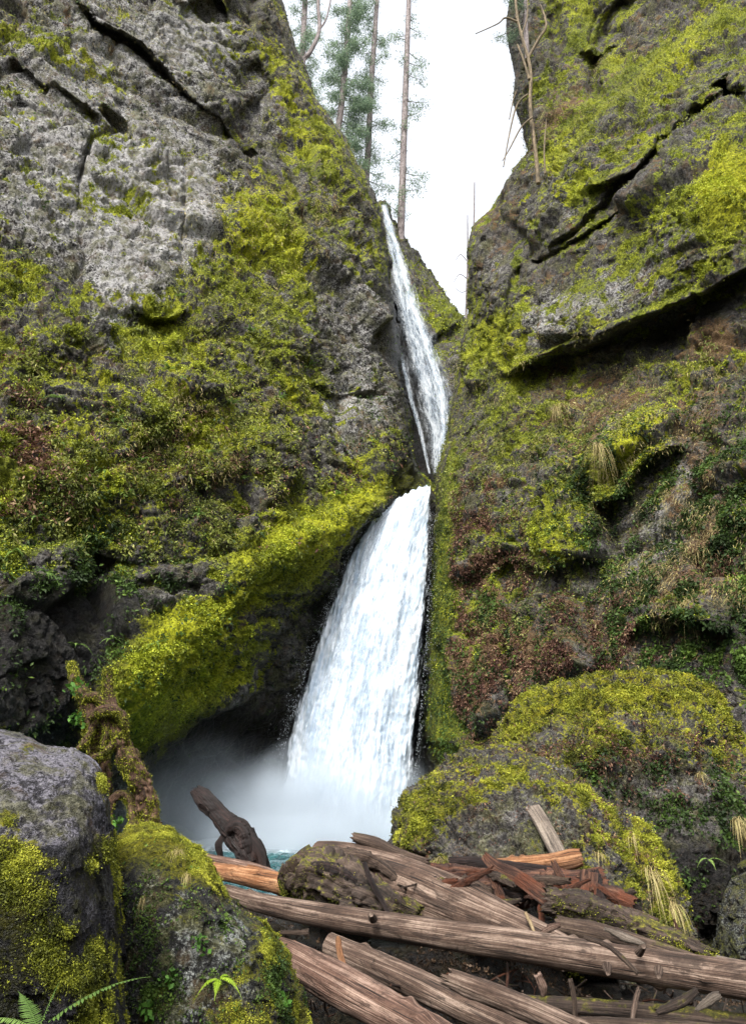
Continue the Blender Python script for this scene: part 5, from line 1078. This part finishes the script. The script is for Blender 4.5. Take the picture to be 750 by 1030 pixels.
SN.append(snag('limb', [(94, 762, 6.4, 3), (104, 758, 6.35, 3), (114, 748, 6.35, 3), (120, 738, 6.35, 2.4)], 5, ns=60, nc=18))
SN.append(snag('limb', [(99, 718, 6.4, 3), (108, 735, 6.35, 2.5), (104, 752, 6.35, 3)], 6, ns=40, nc=14))
SN.append(snag('limb', [(84, 704, 6.45, 4), (92, 699, 6.45, 4), (102, 704, 6.45, 4), (108, 712, 6.45, 4)], 7, ns=40, nc=18))
SN.append(snag('limb', [(76, 676, 6.5, 2.4), (72, 684, 6.45, 2), (71, 692, 6.45, 1.4)], 8, ns=24, nc=10))
V = np.concatenate([a for a, _ in SN]); N = np.concatenate([b_ for _, b_ in SN]); rng = np.random.default_rng(55)
wgt = np.clip(N[:, 2] + .55, .02, 1.5) * np.clip(fbm(V, 4, 2, seed=9) * 2 + .5, 0, 1); i = rng.choice(len(V), 20000, p=wgt / wgt.sum())
vv, ff, tt = leaves(V[i] - sl, N[i], 4, .016, .2, .9, rng=rng)
tag(make_mesh('moss', vv, ff, M['mossnear'], t, smooth=False, attrs={'tint': tt}), kind='stuff')
for x, y, lb, q in ((78, 725, 'green leaves on a sprig beside the top of the snag', 0), (76, 692, 'few small green leaves left of the snag tip', 1), (112, 830, 'green leafy sprig between the two legs of the snag', 2)):
    rng = np.random.default_rng(1100 + q); n = 16
    vv, ff, tt = leaves(rng.normal(0, .010, (n, 3)), np.tile([0, -1., .3], (n, 1)), 3, .05, .3, .2, rng=rng)
    o = make_mesh('leafy_sprig', vv, ff, M['greenleaf'], smooth=False, attrs={'tint': tt}); o.location = P(x, y, 6.35); tag(o, lb, 'plant')

M['twigmoss'] = wood_material('mossy_bare_branch', (0.04, 0.03, 0.018), (0.13, 0.10, 0.06), (0.28, 0.21, 0.13), around=4, moss=0.3)
# ------------------------------------------------------------------ trees on the rim
def fir(trunk, spread_px, f0, f1, nb, label, seed, dens=26, leaf=.34, bias=0.0, mat='fir', name='fir_tree', drop=.35, ragged=.5, crown_name='crown'):
    """trunk: (px, py, Y, radius px) bottom to top; branches between the fractions f0..f1 of its height"""
    rng = np.random.default_rng(seed); base = P(*trunk[0][:3]); Y0 = trunk[0][2]
    r = empty(name, tuple(base), label, 'fir tree')
    V, F, uv, e = px_tube(trunk, ns=120, nc=12, lump=.08, groove=.04, seed=seed, lumpf=8)
    make_mesh('trunk', V - base, F, M['bark'], r, uv=uv, attrs={'end': e})
    C = spline([P(*p[:3]) for p in trunk], 200); tubes = []; cs = []; 
    for i in range(nb):
        f = f0 + (f1 - f0) * (i + rng.random()) / nb; p = C[int(f * 199)]
        L = spread_px * pxm(100, Y0) * rng.uniform(ragged, 1.15) * (1.1 - .55 * f); az = rng.uniform(0, 2 * np.pi)
        d = np.array([math.cos(az) + bias, math.sin(az), 0]); d /= np.linalg.norm(d)
        tq = np.linspace(0, 1, 6)[:, None]; q = p + d * L * tq + np.array([0, 0, 1]) * (-drop * L * tq + .22 * L * tq ** 2.4)
        tubes.append(tube_data(q, [.07, .055, .045, .035, .025, .012], ns=8, nc=5, lump=.1, groove=0, seed=i))
        n = int(dens * L / 3); tt = rng.uniform(.18, 1, n) ** .8
        c = np.stack([np.interp(tt, tq[:, 0], q[:, j]) for j in range(3)], -1)
        side = np.cross(d, [0, 0, 1]); c += side * (rng.normal(0, .22, n) * L * (1.15 - tt))[:, None] * .8; c[:, 2] -= np.abs(rng.normal(0, .14, n)) * L * .4
        cs.append(c)
    for V, F, uv, e in tubes: make_mesh('branch', V - base, F, M['bark'], r, uv=uv, attrs={'end': e})
    c = np.concatenate(cs); N = np.tile([0, 0, -.4], (len(c), 1))
    vv, ff, tt = leaves(c - base, N, 9, leaf, .15, .6, spread=.8, rng=rng, jitter=1.1)
    make_mesh(crown_name, vv, ff, M[mat], r, smooth=False, attrs={'tint': tt})
    return r
fir([(331, 230, 84, 3.6), (338, 150, 84, 3.3), (346, 80, 84, 2.9), (352, 0, 84, 2.3), (362, -140, 84, 1.2)], 34, .05, 1, 95, 'dense leafy fir behind the rim of the left cliff', 2001, dens=60, bias=.25)
fir([(362, 240, 88, 3.3), (369, 170, 88, 3.1), (373, 90, 88, 2.7), (379, 0, 88, 2.2), (388, -150, 88, 1.2)], 27, .12, 1, 70, 'slim fir with sparse drooping branches between two other firs', 2002, dens=30, ragged=.3)
fir([(402, 262, 83, 3.9), (404, 200, 83, 3.5), (407, 110, 83, 3.0), (411, 0, 83, 2.3), (416, -150, 83, 1.2)], 26, .20, 1, 44, 'tall bare fir trunk with few short branches nearest the white sky gap', 2003, dens=18, ragged=.25)
fir([(300, 150, 90, 3.5), (304, 60, 90, 3), (308, -30, 90, 2.4), (312, -150, 90, 1)], 26, .1, 1, 60, 'bluish fir half hidden by the left cliff', 2004, dens=40)
fir([(474, 270, 95, 1.3), (476, 235, 95, 1.1), (477, 184, 95, .5)], 9, .3, .9, 8, 'thin far dead trunk rising beside the right cliff', 2005, dens=0, leaf=.2) if False else None
def bare(name, parts_, mat, label, cat='bare tree', seed=0):
    base = P(*parts_[0][0][:3]); r = empty(name, tuple(base), label, cat)
    for q, pts in enumerate(parts_):
        V, F, uv, e = px_tube(pts, ns=max(16, 16 * len(pts)), nc=10, lump=.18, groove=.05, seed=seed + q, lumpf=6)
        make_mesh('trunk' if q == 0 else 'branch', V - base, F, mat, r, uv=uv, attrs={'end': e})
    return r
bare('dead_trunk', [[(473, 300, 92, 1.2), (476, 240, 92, 1.0), (477, 183, 92, .5)]], M['bark'], 'thin bare far trunk, the taller reaching one beside the right cliff', seed=1)
bare('dead_trunk', [[(468, 330, 86, 1.3), (470, 270, 86, 1.0), (470, 216, 86, .4)], [(469, 262, 86, .5), (463, 256, 86, .35), (458, 262, 86, .2)], [(469, 280, 86, .5), (462, 276, 86, .35), (456, 284, 86, .2)], [(469, 292, 86, .5), (464, 294, 86, .3), (458, 290, 86, .2)], [(470, 250, 86, .4), (474, 243, 86, .2)]], M['bark'], 'thin bare far trunk with spiky twigs low in the sky gap', seed=11)
bare('bare_tree', [[(296, 90, 62, 2.2), (303, 63, 62, 2.2), (312, 52, 62, 2.2), (321, 30, 62, 1.9), (320, 0, 62, 1.6), (323, -60, 62, 1)], [(308, 55, 62, 1.4), (304, 66, 62, 1.6), (300, 72, 62, 1)], [(321, 30, 62, 1), (329, 16, 62, .8), (336, -20, 62, .5)]], M['bark'], 'crooked bare tree leaning over the rim of the left cliff', seed=21)
sp_ = bare('bare_tree', [[(541, 185, 42.5, 2.1), (538, 150, 42.5, 2.0), (533, 110, 42.3, 1.9), (533, 70, 42.0, 1.7), (524, 35, 42, 1.4), (519, 10, 42, 1.3), (516, -50, 42, 1.4)],
     [(531, 58, 42, 1.6), (541, 40, 41.8, 1.4), (549, 25, 41.6, 1.2), (543, 5, 41.6, .9)], [(532, 80, 42, 1.4), (526, 60, 42, 1.1), (520, 45, 42, .8)], [(520, 22, 42, 1.2), (508, 18, 42, .9), (500, 24, 42, .6), (478, 34, 42, .4)],
     [(530, 95, 42, 1.0), (520, 105, 42, .9), (513, 130, 42, .7), (506, 168, 42, .5)], [(535, 118, 42, 1.0), (524, 128, 42, .8), (512, 150, 42, .6), (505, 162, 42, .4)], [(548, 175, 42, 1.0), (547, 150, 42, .8), (549, 120, 42, .5)], [(524, 35, 42, .9), (530, 15, 42, .7), (529, -20, 42, .4)], [(512, 120, 42, .5), (516, 100, 42, .5), (520, 90, 42, .3)]],
     M['twigmoss'], 'bare tan tree with crooked branches growing on the edge of the right cliff', seed=31)
fir([(530, 60, 45, 2.5), (527, 0, 44.5, 2.3), (522, -90, 44, 2)], 44, .35, .9, 26, 'dark fir branches reaching into the sky from the top of the right cliff', 2010, dens=60, leaf=.14, bias=-1.1, drop=.25)
